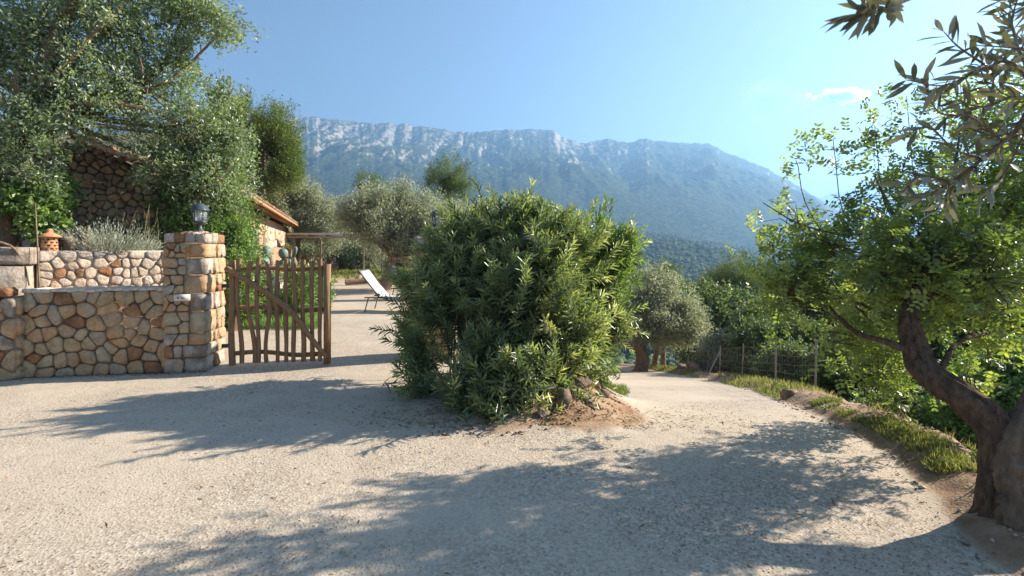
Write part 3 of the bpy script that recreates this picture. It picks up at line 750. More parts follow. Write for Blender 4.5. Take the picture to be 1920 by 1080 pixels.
copy_tree(lamp1, (*c2, 1.83), 0.1, 'dark lantern on the pillar hidden in the oleander')

# upper planter wall, sunlit, behind the low wall
uo = np.array([-6.72, 7.25]); ue = np.array([-5.45, 8.75]); ud = nrm(ue-uo); ulen = float(np.linalg.norm(ue-uo)); un = np.array([-ud[1], ud[0]]); uang = math.atan2(ud[1], ud[0])
e = empty('retaining_wall', (*uo, 0.8), 'sunlit wall of pale mortared stones behind the low wall', 'wall')
a = Acc(); a.box((*((uo+ue)/2+un*0.2), 1.20), (ulen, 0.36, 0.80), uang); link('core', a.mesh('core', e.location), M['mortar_pale'], e)
face_stones(e, (0, 0, 0.0), ud, ulen, 0.80, 0.135, 1.1, 71, [('stone_pale', 10), ('stone_orange', 1)], 0.006, 0.022)

# big squared blocks at the left
e = empty('stone_block_stack', (-6.98, 7.0, 0.8), 'two big squared grey limestone blocks stacked behind the left wall', 'stone blocks', rz=R(28))
r_ = random.Random(3); ang_keep = ang
def block(par, c, s, name='block'):
    global ang
    a = Acc(); n = 5; g = np.linspace(-1, 1, n); V = []; idx = {}; F = []
    for ax in range(3):
        for sg in (-1, 1):
            for i in range(n-1):
                for j in range(n-1):
                    q4 = []
                    for (x, y) in ((g[i], g[j]), (g[i+1], g[j]), (g[i+1], g[j+1]), (g[i], g[j+1])):
                        p = [0, 0, 0]; p[ax] = sg; p[(ax+1) % 3] = x; p[(ax+2) % 3] = y; key = tuple(p)
                        if key not in idx:
                            q = np.array(p, float); L = np.linalg.norm(q)/np.max(np.abs(q)); q = q*(1-0.06*(L-1))*(1+r_.uniform(-0.02, 0.02)); idx[key] = len(V); V.append(q)
                        q4.append(idx[key])
                    F.append(q4 if sg > 0 else q4[::-1])
    link(name, mk_mesh(name, np.array(V)*np.array(s)/2, [np.array(F)], None, True), M['stone_grey'], par, c)
block(e, (0, 0, 0.30), (0.62, 0.5, 0.60)); block(e, (0.02, 0.01, 0.73), (0.68, 0.52, 0.24))
a = Acc(); pts = spline([(-7.6, 6.75, 1.70), (-7.25, 6.72, 1.76), (-6.95, 6.72, 1.74), (-6.7, 6.85, 1.66), (-6.62, 6.95, 1.4), (-6.6, 7.0, 1.12)], 18)
e = tag(link('bent_branch', a.tube(pts, np.linspace(0.022, 0.012, 18), 6, 0.1).mesh('bent_branch', smooth=True), M['bark_light']), 'bent brown branch arching over the squared blocks', 'branch')

# perforated clay lantern on the planter wall
lx = np.array([P(93, 470, 7.45)[0], 7.45]); e = empty('clay_lantern', (*lx, 1.59), 'perforated terracotta garden lantern on the planter wall', 'lantern')
sides, rows = 16, 9; V = []; F = []
for w in (1.0, 0.86):
    for k in range(rows+1):
        rr = (0.095-0.02*k/rows+0.012*math.sin(k/rows*3.1))*w
        for s_ in range(sides): V.append((rr*math.cos(s_/sides*2*math.pi), rr*math.sin(s_/sides*2*math.pi), k/rows*0.21))
o2 = sides*(rows+1)
for k in range(rows):
    for s_ in range(sides):
        s2 = (s_+1) % sides
        if 0 < k < rows-1 and k % 2 == 1 and (s_+(k//2)) % 2 == 0:
            A = [k*sides+s_, k*sides+s2, (k+1)*sides+s2, (k+1)*sides+s_]
            for i in range(4): F.append([A[i], A[(i+1) % 4], A[(i+1) % 4]+o2, A[i]+o2])
            continue
        A = [k*sides+s_, k*sides+s2, (k+1)*sides+s2, (k+1)*sides+s_]; F.append(A); F.append([q+o2 for q in A[::-1]])
link('body', mk_mesh('body', np.array(V), [np.array(F)]), M['terracotta'], e)
a = Acc(); a.lathe((0, 0, 0), [(0.0, 0.205), (0.14, 0.205), (0.135, 0.222), (0.06, 0.265), (0.035, 0.275), (0.045, 0.30), (0.03, 0.325), (0.0, 0.33)], 14); link('cap', a.mesh('cap', smooth=True), M['terracotta'], e)

# old stumps on planter wall
for i, (px, d, h, lb) in enumerate([(128, 7.75, 0.26, 'short weathered stump beside the clay lantern'), (150, 7.95, 0.36, 'taller forked weathered stump beside the lavender')]):
    q = P(px, 470, d); a = Acc()
    a.tube(spline([(0, 0, -0.1), (0.02, 0, h*0.5), (-0.04, 0, h)], 8), np.linspace(0.09, 0.05, 8), 8, 0.25, i)
    if i: a.tube(spline([(0.0, 0, h*0.4), (0.10, 0, h*0.7), (0.13, 0, h*1.15)], 6), np.linspace(0.045, 0.02, 6), 6, 0.2, 5)
    tag(link('stump', a.mesh('stump', smooth=True), M['bark_light'], None, (q[0], q[1], 1.58)), lb, 'stump', 'stumps on the planter wall')

# dark dry-stone wall behind, sloping top
do = np.array([P(60, 0, 9.3)[0], 9.3]); de = np.array([P(350, 0, 10.0)[0], 10.0]); dd = nrm(de-do); dl_ = float(np.linalg.norm(de-do)); dang = math.atan2(dd[1], dd[0]); dn = np.array([-dd[1], dd[0]])
def dtop(u): 
    px = 60+290*u/dl_
    return (HOR-np.interp(px, [60, 110, 150, 240, 300, 350], [290, 272, 262, 300, 375, 430]))/FPX*9.6+CAM_Z-1.3
e = empty('dry_stone_wall', (*do, 1.3), 'shaded dry stone wall with a sloping top under the big tree', 'wall')
xs = np.linspace(0, dl_, 25); V = []
for x_ in xs:
    for (w, z) in ((0.03, 0), (0.03, dtop(x_)-0.06), (0.6, dtop(x_)-0.06), (0.6, 0)):
        q = dd*x_+dn*w; V.append((q[0], q[1], z))
F = [[k*4+j, (k+1)*4+j, (k+1)*4+(j+1) % 4, k*4+(j+1) % 4] for k in range(24) for j in range(4)]+[[0, 1, 2, 3], [99, 98, 97, 96]]
link('core', mk_mesh('core', np.array(V), [np.array(F)]), M['joint_dark'], e)
face_stones(e, (0, 0, 0), dd, dl_, 2.7, 0.125, 1.5, 83, [('stone_dark', 10), ('stone', 3)], 0.009, 0.035, top=dtop, K=8)
# coping tiles / stones on the top
for i in range(9):
    u = dl_*(0.27+0.055*i); a = Acc()
    q = dd*u+dn*0.12; nm = ('stone_orange' if i % 3 == 0 else 'stone_pale')
    V, F = stone_from_poly([(0, 0), (0.24, 0.01), (0.25, 0.10), (0.01, 0.09)], 0.004, 0.09, 9, i)
    link('coping_stone', mk_mesh('coping_stone', V*np.array([1, 2.2, 1]), F, None, True), M[nm], e, (q[0], q[1]-0.1, dtop(u)-0.03+0.02*(i % 2))).rotation_euler = (0, 0.28 if i > 1 else -0.1, dang)

# ------------------------------------------------------------------ gate
g0 = np.array([-3.87, 7.0]); g1 = np.array([-2.545, 7.17]); gd = nrm(g1-g0); gl = float(np.linalg.norm(g1-g0)); ga = math.atan2(gd[1], gd[0])
gate = empty('wooden_gate', (*g0, 0), 'rustic gate of wavy brown stakes with a diagonal brace, standing ajar', 'gate', rz=ga)
def gx(px): return (px-430)/(618-430)*gl
sl = [(448, 0.0, 0.9), (467, 0.05, 1.3), (484, -0.02, 0.5), (502, 0.0, -1.2), (519, 0.0, 0.4), (535, 0.0, 0.3), (550, 0.01, -0.5), (567, 0, 0.25), (584, 0, 0.2), (599, 0, -0.1)]
for i, (px, off, wob) in enumerate(sl):
    x0 = gx(px); h = 1.47+random.uniform(-0.03, 0.04); k = 12; z = np.linspace(0.06, h, k); tt = z/h
    x = x0+0.02*wob*np.sin(tt*math.pi*2.0+0.6)*1.3+off*0.4*(1-tt)+(0.03*wob*(1-tt)**2 if wob > 0.6 else 0)-0.02*(tt > 2)
    w = 0.035+0.004*np.sin(tt*7+i)
    a = Acc().tube(np.c_[x, np.full(k, -0.012)+0.01*np.sin(tt*5+i), z], w, 6, 0.12, i, flat=0.75)
    link('stake', a.mesh('stake', smooth=True), M['gatewood'], gate)
a = Acc().tube(spline([(0.045, 0, 0.03), (0.03, 0, 0.5), (0.055, 0, 0.9), (0.04, 0, 1.47)], 12), 0.042, 8, 0.12, 3); link('hinge_post', a.mesh('hinge_post', smooth=True), M['gatewood'], gate)
a = Acc(); a.box((gl-0.04, 0, 0.715), (0.085, 0.075, 1.39)); link('closing_post', a.mesh('closing_post'), M['gatewood'], gate)
for z0, z1 in ((1.34, 1.36), (0.80, 0.78), (0.18, 0.16)):
    a = Acc().tube(spline([(0.0, 0.042, z0), (gl*0.3, 0.045, z0+0.02), (gl*0.65, 0.042, z1-0.015), (gl-0.03, 0.042, z1)], 12), 0.032, 7, 0.12, int(z0*10), flat=0.9); link('rail', a.mesh('rail', smooth=True), M['gatewood'], gate)
a = Acc().tube(spline([(-0.02, -0.055, 1.37), (gl*0.33, -0.06, 1.07), (gl*0.62, -0.06, 0.76), (gl*0.78, -0.06, 0.46), (gl*0.97, -0.05, 0.12)], 16), np.linspace(0.046, 0.036, 16), 8, 0.12, 9, flat=0.7); link('brace', a.mesh('brace', smooth=True), M['gatewood'], gate)
for z in (0.30, 1.12):
    a = Acc(); a.box((-0.03, 0.0, z), (0.12, 0.03, 0.05)); link('hinge', a.mesh('hinge'), M['darkmetal'], gate)

# ------------------------------------------------------------------ house with tiled eave
eA, eC = np.array([-5.93, 10.75]), np.array([-12.4, 29.9]); ez = 3.0
hd = nrm(eC-eA); hn = np.array([hd[1], -hd[0]]); hl = float(np.linalg.norm(eC-eA)); hang = math.atan2(hd[1], hd[0])
house = empty('stone_house', (*eA, 0), 'low stone house with a tiled overhanging eave behind the shrubs', 'house')
def HP(u, w, z):  # u along wall, w outwards from the eave line (negative = towards house)
    q = hd*u+hn*w; return (q[0], q[1], z)
V = []; F = []
for (u, w) in ((0.9, -0.55), (hl-0.5, -0.55), (hl-0.5, -1.9), (0.9, -1.9)): V += [HP(u, w, 0), HP(u, w, ez-0.12+(0.45 if w < -1 else 0.0))]
link('wall', mk_mesh('wall', np.array(V), [np.array([[0, 2, 3, 1], [2, 4, 5, 3], [4, 6, 7, 5], [6, 0, 1, 7]])]), M['housewall'], house)
face_stones(house, HP(0.9, -0.55, 0), hd, hl-1.4, 2.62, 0.30, 1.35, 91, [('stone_pale', 6), ('stone', 3), ('stone_orange', 1)], 0.012, 0.03, K=8, top=lambda u: 2.6)
a = Acc()
for w0, w1, z0, z1 in ((0.0, -1.9, ez, ez+0.52),):
    V = [HP(0, w0, z0-0.05), HP(hl, w0, z0-0.05), HP(hl, w1, z1-0.05), HP(0, w1, z1-0.05)]; V += [(x, y, z+0.05) for x, y, z in V]
    link('soffit', mk_mesh('soffit', np.array(V), [np.array([[0, 1, 2, 3], [7, 6, 5, 4], [0, 4, 5, 1], [1, 5, 6, 2], [2, 6, 7, 3], [3, 7, 4, 0]])]), M['soffit'], house)
for k in range(int(hl/0.75)):
    u = 0.3+k*0.75; a = Acc(); a.bar(HP(u, 0.0, ez-0.105), HP(u, -0.55, ez+0.04), 0.08, 0.10); link('rafter', a.mesh('rafter'), M['soffit'], house)
nt_ = 60
tb = []
for kind in range(2):
    V = []; F = []; s = 6
    for j in (0, 1):
        for i in range(s+1):
            t_ = math.pi*i/s; rr = 0.115 if j == 0 else 0.095
            V.append((rr*math.cos(t_), -0.06+j*0.55, rr*math.sin(t_)*0.8))
    V2 = [(x*0.87, y, z-0.014) for x, y, z in V]; n = len(V)
    F = [[i, i+1, i+s+2, i+s+1] for i in range(s)]+[[n+i+1, n+i, n+i+s+1, n+i+s+2] for i in range(s)]+[[i+1, i, n+i, n+i+1] for i in range(s)]
    tb.append(mk_mesh('roof_tile', np.array(V+V2), [np.array(F)], None, True)); tb[-1].materials.append(M['rooftile'])
for k in range(nt_):
    for row in range(4):
        u = (k+0.5)*hl/nt_; zz = ez+0.03+row*0.125
        o = link('roof_tile', tb[0], None, house, HP(u, 0.02-row*0.45, zz)); o.rotation_euler = (R(15), 0, math.atan2(-hn[1], -hn[0])-math.pi/2)
for (u0, z0, w_, h_) in ((4.2, 1.15, 0.8, 0.9), (9.5, 1.1, 0.9, 1.0)):
    a = Acc(); a.bar(HP(u0, -0.53, z0-0.0), HP(u0, -0.53, z0+h_), w_, 0.06, up=(hd[0], hd[1], 0)) if False else a.bar(HP(u0-w_/2, -0.515, z0+h_/2), HP(u0+w_/2, -0.515, z0+h_/2), 0.04, h_)
    wnd = link('shutter', a.mesh('shutter'), M['wood_grey'], house)
a = Acc().tube([HP(0.1, 0.06, ez-0.04), HP(hl, 0.06, ez-0.05)], 0.05, 8); link('gutter', a.mesh('gutter', smooth=True), M['terracotta'], house)
a = Acc(); a.bar(HP(2.9, -0.45, 0.0), HP(2.9, -0.45, ez-0.1), 0.14, 0.14, up=(0, 1, 0)); link('post', a.mesh('post'), M['soffit'], house)

# pergola with reed roof
pe = empty('pergola', (-10.2, 24.0, 0), 'flat reed-roofed pergola on thin posts beyond the house', 'pergola')
a = Acc(); a.box((1.7, 1.5, 2.38), (3.8, 3.6, 0.09)); link('reed_roof', a.mesh('reed_roof'), M['reed'], pe)
for x_ in np.linspace(0.0, 3.2, 5):
    a = Acc(); a.bar((x_, -0.3, 2.31), (x_, 3.3, 2.31), 0.07, 0.08); link('joist', a.mesh('joist'), M['wood_grey'], pe)
a = Acc(); a.bar((-0.2, -0.2, 2.24), (3.5, -0.2, 2.24), 0.09, 0.12); link('beam', a.mesh('beam'), M['steel'], pe)
for x_, y_ in ((0.05, -0.2), (3.3, -0.2), (0.05, 3.2), (3.3, 3.2)):
    a = Acc().tube([(x_, y_, 0), (x_, y_, 2.2)], 0.04, 8); link('post', a.mesh('post', smooth=True), M['wood_grey'], pe)

# ------------------------------------------------------------------ sun loungers
def lounger(loc, rz, label, fabric='sling'):
    e = empty('sun_lounger', loc, label, 'sun lounger', 'sun loungers in the yard', rz=rz)
    # local: x along lounger (head at x=0, foot at 1.9), y width 0.6
    fr = Acc()
    for s_ in (-0.31, 0.31):
        fr.tube([(0.45, s_, 0.36), (1.95, s_, 0.36)], 0.018, 6)
        fr.tube([(0.55, s_, 0.36), (0.0, s_, 1.02)], 0.016, 6)
        fr.tube([(0.15, s_, 0.36), (0.48, s_, 0.36)], 0.016, 6)
    fr.tube([(0.0, -0.31, 1.02), (0.0, 0.31, 1.02)], 0.016, 6); fr.tube([(1.95, -0.31, 0.36), (1.95, 0.31, 0.36)], 0.018, 6)
    link('frame', fr.mesh('frame', smooth=True), M['darkmetal'], e)
    for x_ in (0.25, 1.7):
        for s_ in (-0.31, 0.31):
            a = Acc().tube([(x_, s_, 0.36), (x_-0.10 if x_ < 1 else x_+0.08, s_, 0.0)], 0.015, 6); link('leg', a.mesh('leg', smooth=True), M['darkmetal'], e)
    a = Acc(); a.bar((0.55, 0, 0.385), (0.0, 0, 1.045), 0.58, 0.022, up=(0, 1, 0)) if False else None
    V = np.array([(x_, y_, z_) for (x_, z_) in ((0.55, 0.37), (0.30, 0.66), (0.0, 1.02)) for y_ in (-0.29, 0.29)]); 
    def slab(pts, th):
        V = []; 
        for (x_, z_) in pts:
            for y_ in (-0.29, 0.29): V.append((x_, y_, z_)); V.append((x_-th*0.6, y_, z_-th*0.8))
        F = []
        for k in range(len(pts)-1):
            b = k*4; F += [[b, b+2, b+6, b+4], [b+1, b+5, b+7, b+3], [b, b+4, b+5, b+1], [b+2, b+3, b+7, b+6]]
        n = (len(pts)-1)*4; F += [[0, 1, 3, 2], [n, n+2, n+3, n+1]]
        return mk_mesh('sling', np.array(V), [np.array(F)])
    link('backrest', slab([(0.55, 0.385), (0.28, 0.67), (0.0, 1.04)], 0.02), M[fabric], e)
    link('seat', slab([(0.58, 0.375), (1.2, 0.36), (1.93, 0.375)], 0.02), M[fabric], e)
    return e
l1 = lounger((P(683, 0, 13.2)[0], 13.2, 0.06), R(-8), 'white sling sun lounger with raised backrest, nearest the gateway')
l2 = lounger((P(733, 0, 16)[0], 16, 0.08), R(-12), 'second sun lounger with dark fabric behind the first, half hidden by the oleander', 'cushion')
a = Acc(); a.box((0, 0, 0), (0.36, 0.62, 0.03)); a.box((0.19, 0, -0.12), (0.025, 0.6, 0.26))
q = P(783, 0, 13.0); tag(link('towel', a.mesh('towel'), M['towel'], None, (q[0]-0.15, 13.05, 0.475)), 'folded pale blue towel on the foot of the near sun lounger', 'towel')

# ------------------------------------------------------------------ plants: generic tree
def tree(name, label, cat, base, blobs, mat, n_clump, n_leaf, clump_r, L, W, trunk_r=0.12, group=None, top=None, bark='bark', up=0.25, shell=0.6, twig_n=120, align=0.7, droop=0.0, oval=False, trunk_pts=None, clump_len=None, limb_f=0.45, gap=-0.22):
    base = np.asarray(base, float)
    e = empty(name, base, label, cat, group)
    c = np.array([b[0] for b in blobs]); mean = c.mean(0)
    if top is None: top = base+(mean-base)*0.5+np.array([0, 0, 0])
    top = np.asarray(top, float)
    a = Acc()
    if trunk_pts is None:
        m1 = base+(top-base)*0.5+rng.normal(size=3)*np.array([0.12, 0.12, 0])*np.linalg.norm(top-base)*0.4
        trunk_pts = [base-np.array([0, 0, 0.3]), base+np.array([0, 0, 0.05]), m1, top]
    tp = spline(trunk_pts, 16); rr = np.linspace(1.35, 0.8, 16)*trunk_r; rr[:3] *= [1.5, 1.3, 1.1]
    a.tube(tp, rr, 10, 0.22, int(abs(base[0]*7)) % 50)
    link('trunk', a.mesh('trunk', base, True), M[bark], e)
    b = Acc(); 
    for k, (cc, rad) in enumerate(blobs):
        cc = np.asarray(cc, float); L_ = np.linalg.norm(cc-top)
        m1 = top+(cc-top)*0.5+rng.normal(size=3)*L_*0.12-np.array([0, 0, 0.08*L_])
        b.tube(spline([top-(cc-top)*0.02, m1, cc], 8), np.linspace(trunk_r*limb_f*1.3, trunk_r*limb_f*0.35, 8), 6, 0.15, k)
    V, F, Tn, cp, kk = foliage(blobs, n_clump, n_leaf, clump_r, L, W, shell, up, align, oval, droop, clump_len, gap=gap)
    if twig_n:
        ii = rng.choice(len(cp), min(twig_n, len(cp)), replace=False)
        tv, tf = twigs(c[kk[ii]]*0.55+cp[ii]*0.45 if False else c[kk[ii]]+0.15*(cp[ii]-c[kk[ii]]), cp[ii], trunk_r*0.12+0.003, 0.004)
        b.add(tv, tf)
    link('branches', b.mesh('branches', base, True), M[bark], e)
    link('crown', mk_mesh('crown', V-base, F, Tn), M[mat], e)
    return e

def blob(px, row, d, rpx, sx=1.0, sy=1.0, sz=1.0):
    r = rpx/FPX*d; return (P(px, row, d), (r*sx, r*sy, r*sz))

# big tree at the upper left
bl = [blob(70, 60, 8.6, 100), blob(215, 50, 8.8, 95), blob(345, 25, 9.2, 70, 1.2), blob(425, 50, 9.4, 42, 1.1, 1, 1), blob(130, 190, 8.4, 95), blob(270, 165, 9.0, 95), blob(330, 110, 9.3, 50), blob(40, 250, 8.0, 85),
      blob(360, 240, 9.4, 85), blob(415, 180, 9.8, 36), blob(430, 265, 9.8, 46), blob(300, 300, 9.2, 60), blob(400, 330, 9.6, 70), blob(-60, 120, 8.4, 120), blob(-40, 330, 8.0, 70), blob(60, 330, 8.0, 45), blob(-120, 10, 8.6, 140), blob(140, -70, 9, 130), blob(330, -70, 9.5, 90)]
tb_ = P(8, 450, 8.3); tree('carob_tree', 'huge grey-green leafy tree spreading over the upper left above the stone walls', 'tree', (tb_[0], tb_[1], 1.5), bl, 'lefttree', 3600, 30, 0.14, 0.075, 0.03,
     trunk_r=0.13, twig_n=700, shell=0.75, up=0.1, top=P(60, 200, 8.3), trunk_pts=[np.array([tb_[0], tb_[1], 1.2]), P(6, 400, 8.3), P(14, 300, 8.3), P(60, 200, 8.3), P(110, 60, 8.5), P(150, -20, 8.6)], limb_f=0.4, bark='bark_light', gap=-0.48)
# shrub mass right of the pillar
tree('evergreen_shrub', 'dense glossy green shrub spilling behind the lamp and the gate pillar', 'shrub', (-5.5, 10.1, 0.3),
     [blob(400, 420, 10.1, 65), blob(440, 455, 9.9, 38), blob(340, 400, 10.3, 60), blob(400, 370, 10.2, 46), blob(370, 350, 10.3, 65), blob(330, 445, 10.1, 44), blob(450, 500, 9.9, 44), blob(400, 500, 10, 50), blob(280, 430, 10.2, 36), blob(420, 300, 10.3, 46)], 'ivy', 2900, 32, 0.11, 0.06, 0.032, trunk_r=0.05, gap=-0.5, twig_n=250, shell=0.7)
tree('broadleaf_shrub', 'bright green leafy shrub at the left edge below the big tree', 'shrub', (P(60, 0, 8.2)[0], 8.2, 1.5),
     [blob(60, 400, 8.1, 45), blob(25, 380, 8.0, 40), blob(95, 420, 8.2, 32), blob(100, 360, 8.5, 35)], 'ivy', 420, 22, 0.10, 0.085, 0.06, trunk_r=0.03, twig_n=80, shell=0.7)

# lavender clump
def spiky(name, label, cat, base, rad, h, n, L, W, mat, group=None, curve=0.25):
    base = np.asarray(base, float); th = rng.random(n)*2*math.pi; rr = np.sqrt(rng.random(n))*rad
    pos = np.c_[rr*np.cos(th), rr*np.sin(th), np.zeros(n)]
    lean = rr/rad*0.9
    d = nrm(np.c_[np.cos(th)*lean+rng.normal(0, 0.15, n), np.sin(th)*lean+rng.normal(0, 0.15, n), np.ones(n)*0.9])
    hh = h*rng.uniform(0.5, 1.0, n); m_ = 9; idx = np.repeat(np.arange(n), m_); tt = np.tile(np.linspace(0.15, 1, m_), n)
    p = pos[idx]*0.7+d[idx]*(hh[idx]*tt)[:, None]; ld = nrm(d[idx]+rand_dirs(len(idx))*0.55)
    V, F, Tn = leaf_mesh(p, ld, L*rng.uniform(0.7, 1.2, len(idx)), W, np.clip(rng.normal(0.5, 0.2, len(idx)), 0, 1))
    e = empty(name, base, label, cat, group)
    link('foliage', mk_mesh('foliage', V, F, Tn), M[mat], e)
    tv, tf = twigs(pos*0.7, pos*0.7+d*hh[:, None]*0.9, 0.004, 0.002, 0.03); link('stems', mk_mesh('stems', tv, tf), M['twig'], e)
    return e
q = P(205, 462, 8.1); spiky('lavender', 'silver-green lavender clump on the planter behind the pale wall', 'plant', (q[0], q[1], 1.5), 0.42, 0.62, 260, 0.06, 0.010, 'lavender')
q = P(262, 462, 8.6); spiky('lavender', 'small lavender clump tucked against the gate pillar', 'plant', (q[0], q[1], 1.5), 0.22, 0.38, 90, 0.06, 0.010, 'lavender')
# dry stalks
a = Acc()
for i in range(46):
    px = rng.uniform(120, 310); q = P(px, 0, 9.0); h = rng.uniform(0.5, 1.35)*(1.0 if px < 240 else 0.7); x0 = np.array([q[0], 8.9+rng.uniform(-0.3, 0.3), 1.5])
    a.tube(spline([x0, x0+[rng.normal(0, 0.04), 0, h*0.5], x0+[rng.normal(0, 0.12), 0, h]], 5), np.linspace(0.006, 0.003, 5), 3)
o = link('dry_stalks', a.mesh('dry_stalks'), M['drygrass']); tag(o, 'pale dry stalks standing in front of the dark dry stone wall', 'plant', kind='stuff')
# tall bare stake near the clay lantern
a = Acc(); a.tube([P(75, 540, 7.0)-[0, 0, 0.1], P(66, 380, 7.0)], [0.014, 0.008], 5); tag(link('garden_stake', a.mesh('garden_stake'), M['bark_light']), 'thin leaning bare stake in front of the clay lantern', 'stake')

# ---- pines, olives in the left background
def pine(px, row, d, rpx, label, extra=(), n=1100, group='pines behind the garden'):
    bl = [blob(px, row, d, rpx)]+[blob(*x) for x in extra]
    q = P(px, row, d); z0 = T(q[0], q[1])
    return tree('pine_tree', label, 'tree', (q[0], q[1], z0), bl, 'pine', n, 36, rpx/FPX*d*0.17, rpx/FPX*d*0.085, rpx/FPX*d*0.02, trunk_r=0.16, group=group, top=q-np.array([0, 0, rpx/FPX*d*0.3]), twig_n=60, shell=0.6, up=0.7)
pine(490, 245, 26, 58, 'big rounded yellow-green pine left of the mountain', [(535, 300, 26.5, 36, 0.9, 1, 1.2), (440, 230, 26, 48), (480, 320, 26, 50), (420, 300, 26, 55), (515, 260, 25.5, 30), (470, 210, 25.5, 26), (545, 330, 26, 24)], 4200)
pine(690, 350, 48, 27, 'small pine top showing above the grey olives', [(710, 365, 48, 20)], 700)
pine(842, 325, 38, 36, 'dark pine rising behind the oleander', [(822, 345, 38, 30), (862, 345, 38, 26), (845, 380, 38, 45)], 1300)

def olive(px, row_base, d, bl, label, n=1100, trunk=0.14, zb=None, group='olive trees', leaf=0.075, **kw):
    q = P(px, row_base, d); z = T(q[0], q[1]) if zb is None else zb
    return tree('olive_tree', label, 'tree', (q[0], q[1], z), [blob(*b) for b in bl], 'olive', n, 34, 0.011*d+0.05, leaf*(0.6+d/22), 0.022*(0.6+d/18), trunk_r=trunk, group=group, twig_n=110, shell=0.7, up=0.45, bark='bark_light', **kw)
olive(722, 510, 19, [(690, 400, 19, 52), (745, 395, 19.5, 50), (800, 410, 20, 48), (660, 395, 19, 32), (720, 440, 19, 45), (790, 455, 19.5, 45), (835, 430, 19, 40)], 'spreading grey olive tree behind the sun loungers', 2300, 0.2)
olive(560, 500, 29, [(500, 345, 28, 50), (550, 370, 29, 46), (590, 400, 29, 40), (610, 430, 29, 40), (540, 410, 29, 45)], 'silvery olive rising behind the house roof', 2200)
olive(640, 505, 33, [(590, 470, 32, 34), (640, 470, 33, 34), (690, 480, 33, 30), (630, 440, 34, 40)], 'low olive seen under the pergola', 1500)
olive(880, 505, 30, [(860, 430, 30, 50), (920, 440, 31, 50), (990, 450, 31, 50)], 'olive hidden mostly behind the oleander', 900)
olive(770, 505, 36, [(740, 480, 36, 34), (800, 480, 36, 40), (700, 470, 38, 30)], 'far olive in shade behind the loungers', 900)
olive(600, 505, 44, [(600, 425, 45, 40), (650, 430, 45, 35), (560, 400, 44, 40)], 'pale olive farthest back above the pergola', 1000)

# small olive beside the drive, leaning trunk
q = P(1200, 693, 17.5); zb = T(q[0], q[1])
olive(1200, 693, 17.5, [(1215, 575, 17.5, 55), (1265, 590, 17.8, 50), (1185, 590, 17.5, 40), (1235, 548, 17.5, 42), (1290, 615, 18, 32), (1210, 620, 17.3, 35)], 'small round grey olive tree with a leaning trunk beside the drive', 2400, 0.2,
      top=P(1192, 625, 17.5), trunk_pts=[np.array([q[0], q[1], zb-0.2]), P(1203, 688, 17.5), P(1205, 665, 17.5), P(1192, 640, 17.5), P(1190, 620, 17.5)], zb=zb)
olive(1228, 670, 19.5, [(1250, 610, 19.5, 40), (1225, 600, 19.5, 35)], 'short dark olive behind the leaning one', 500, 0.10)

# ---- right-hand valley trees
def bush(name, px, d, bl, mat, label, n, cr, L, W, group='shrubs on the slope', trunk=0.07, **kw):
    x = (px-960)/FPX*d; z = T(x, d)
    return tree(name, label, 'tree' if 'tree' in name else 'shrub', (x, d, z), [blob(*b) for b in bl], mat, n, 34, cr, L, W, trunk_r=trunk, group=group, twig_n=120, shell=0.7, **kw)
pine(1246, 525, 34, 30, 'pointed light green pine behind the leaning olive', [(1246, 505, 34, 18), (1265, 545, 34, 28)], 900, 'trees on the slope')
pine(1378, 530, 30, 50, 'round-topped pine standing in the valley', [(1350, 550, 30, 38), (1405, 545, 30, 36), (1380, 580, 30, 50)], 1900, 'trees on the slope')
bush('evergreen_tree', 1340, 22, [(1330, 590, 22, 50), (1390, 600, 22, 48), (1310, 640, 22, 42), (1370, 640, 22, 45), (1290, 590, 23, 36)], 'shrub', 'dark evergreen tree below the round-topped pine', 1900, 0.28, 0.16, 0.075, 'trees on the slope')
bush('mastic_shrub', 1360, 15.5, [(1350, 665, 15.5, 36), (1390, 680, 15.5, 36), (1330, 690, 16, 30)], 'olive', 'grey-green shrub behind the wire fence', 1200, 0.18, 0.10, 0.035)
bush('mastic_shrub', 1430, 14, [(1425, 650, 14, 42), (1450, 690, 13.5, 40), (1410, 610, 15, 30)], 'shrub', 'green shrub with pale tips above the fence end', 1300, 0.18, 0.10, 0.05)
bush('mastic_shrub', 1500, 11, [(1480, 700, 11, 50), (1530, 720, 10.5, 50), (1500, 650, 12, 50)], 'shrub', 'dark shrub under the left tips of the carob crown', 1700, 0.15, 0.08, 0.04)
bush('carob_shrub', 1500, 16, [(1460, 600, 16, 40), (1520, 580, 16, 50), (1570, 600, 16, 50), (1480, 550, 17, 36)], 'yellowgreen', 'yellow-green shrub glowing behind the carob branches', 1500, 0.2, 0.11, 0.06)
bush('carob_shrub', 1600, 9.5, [(1590, 720, 9.5, 60), (1650, 760, 9, 60), (1620, 660, 10, 60)], 'yellowgreen', 'loose yellow-green shrub left of the carob trunk', 1700, 0.16, 0.075, 0.04)
bush('mastic_shrub', 1720, 7.4, [(1700, 810, 7.4, 60), (1640, 800, 7.6, 50), (1770, 830, 7, 60), (1740, 760, 7.8, 60)], 'shrub', 'dark leafy shrub below the bank edge', 2000, 0.12, 0.06, 0.035)
bush('mastic_shrub', 1850, 6.5, [(1830, 780, 6.5, 70), (1900, 720, 6.6, 80), (1870, 850, 6.3, 60), (1960, 800, 6.5, 80)], 'ivy', 'green shrub behind the split carob trunk', 2000, 0.12, 0.06, 0.035)
bush('carob_shrub', 1760, 11, [(1740, 660, 11, 70), (1820, 640, 11, 70), (1700, 720, 11, 60), (1880, 620, 11, 80)], 'yellowgreen', 'tall yellow-green shrub seen through the carob crown', 1900, 0.18, 0.09, 0.05)
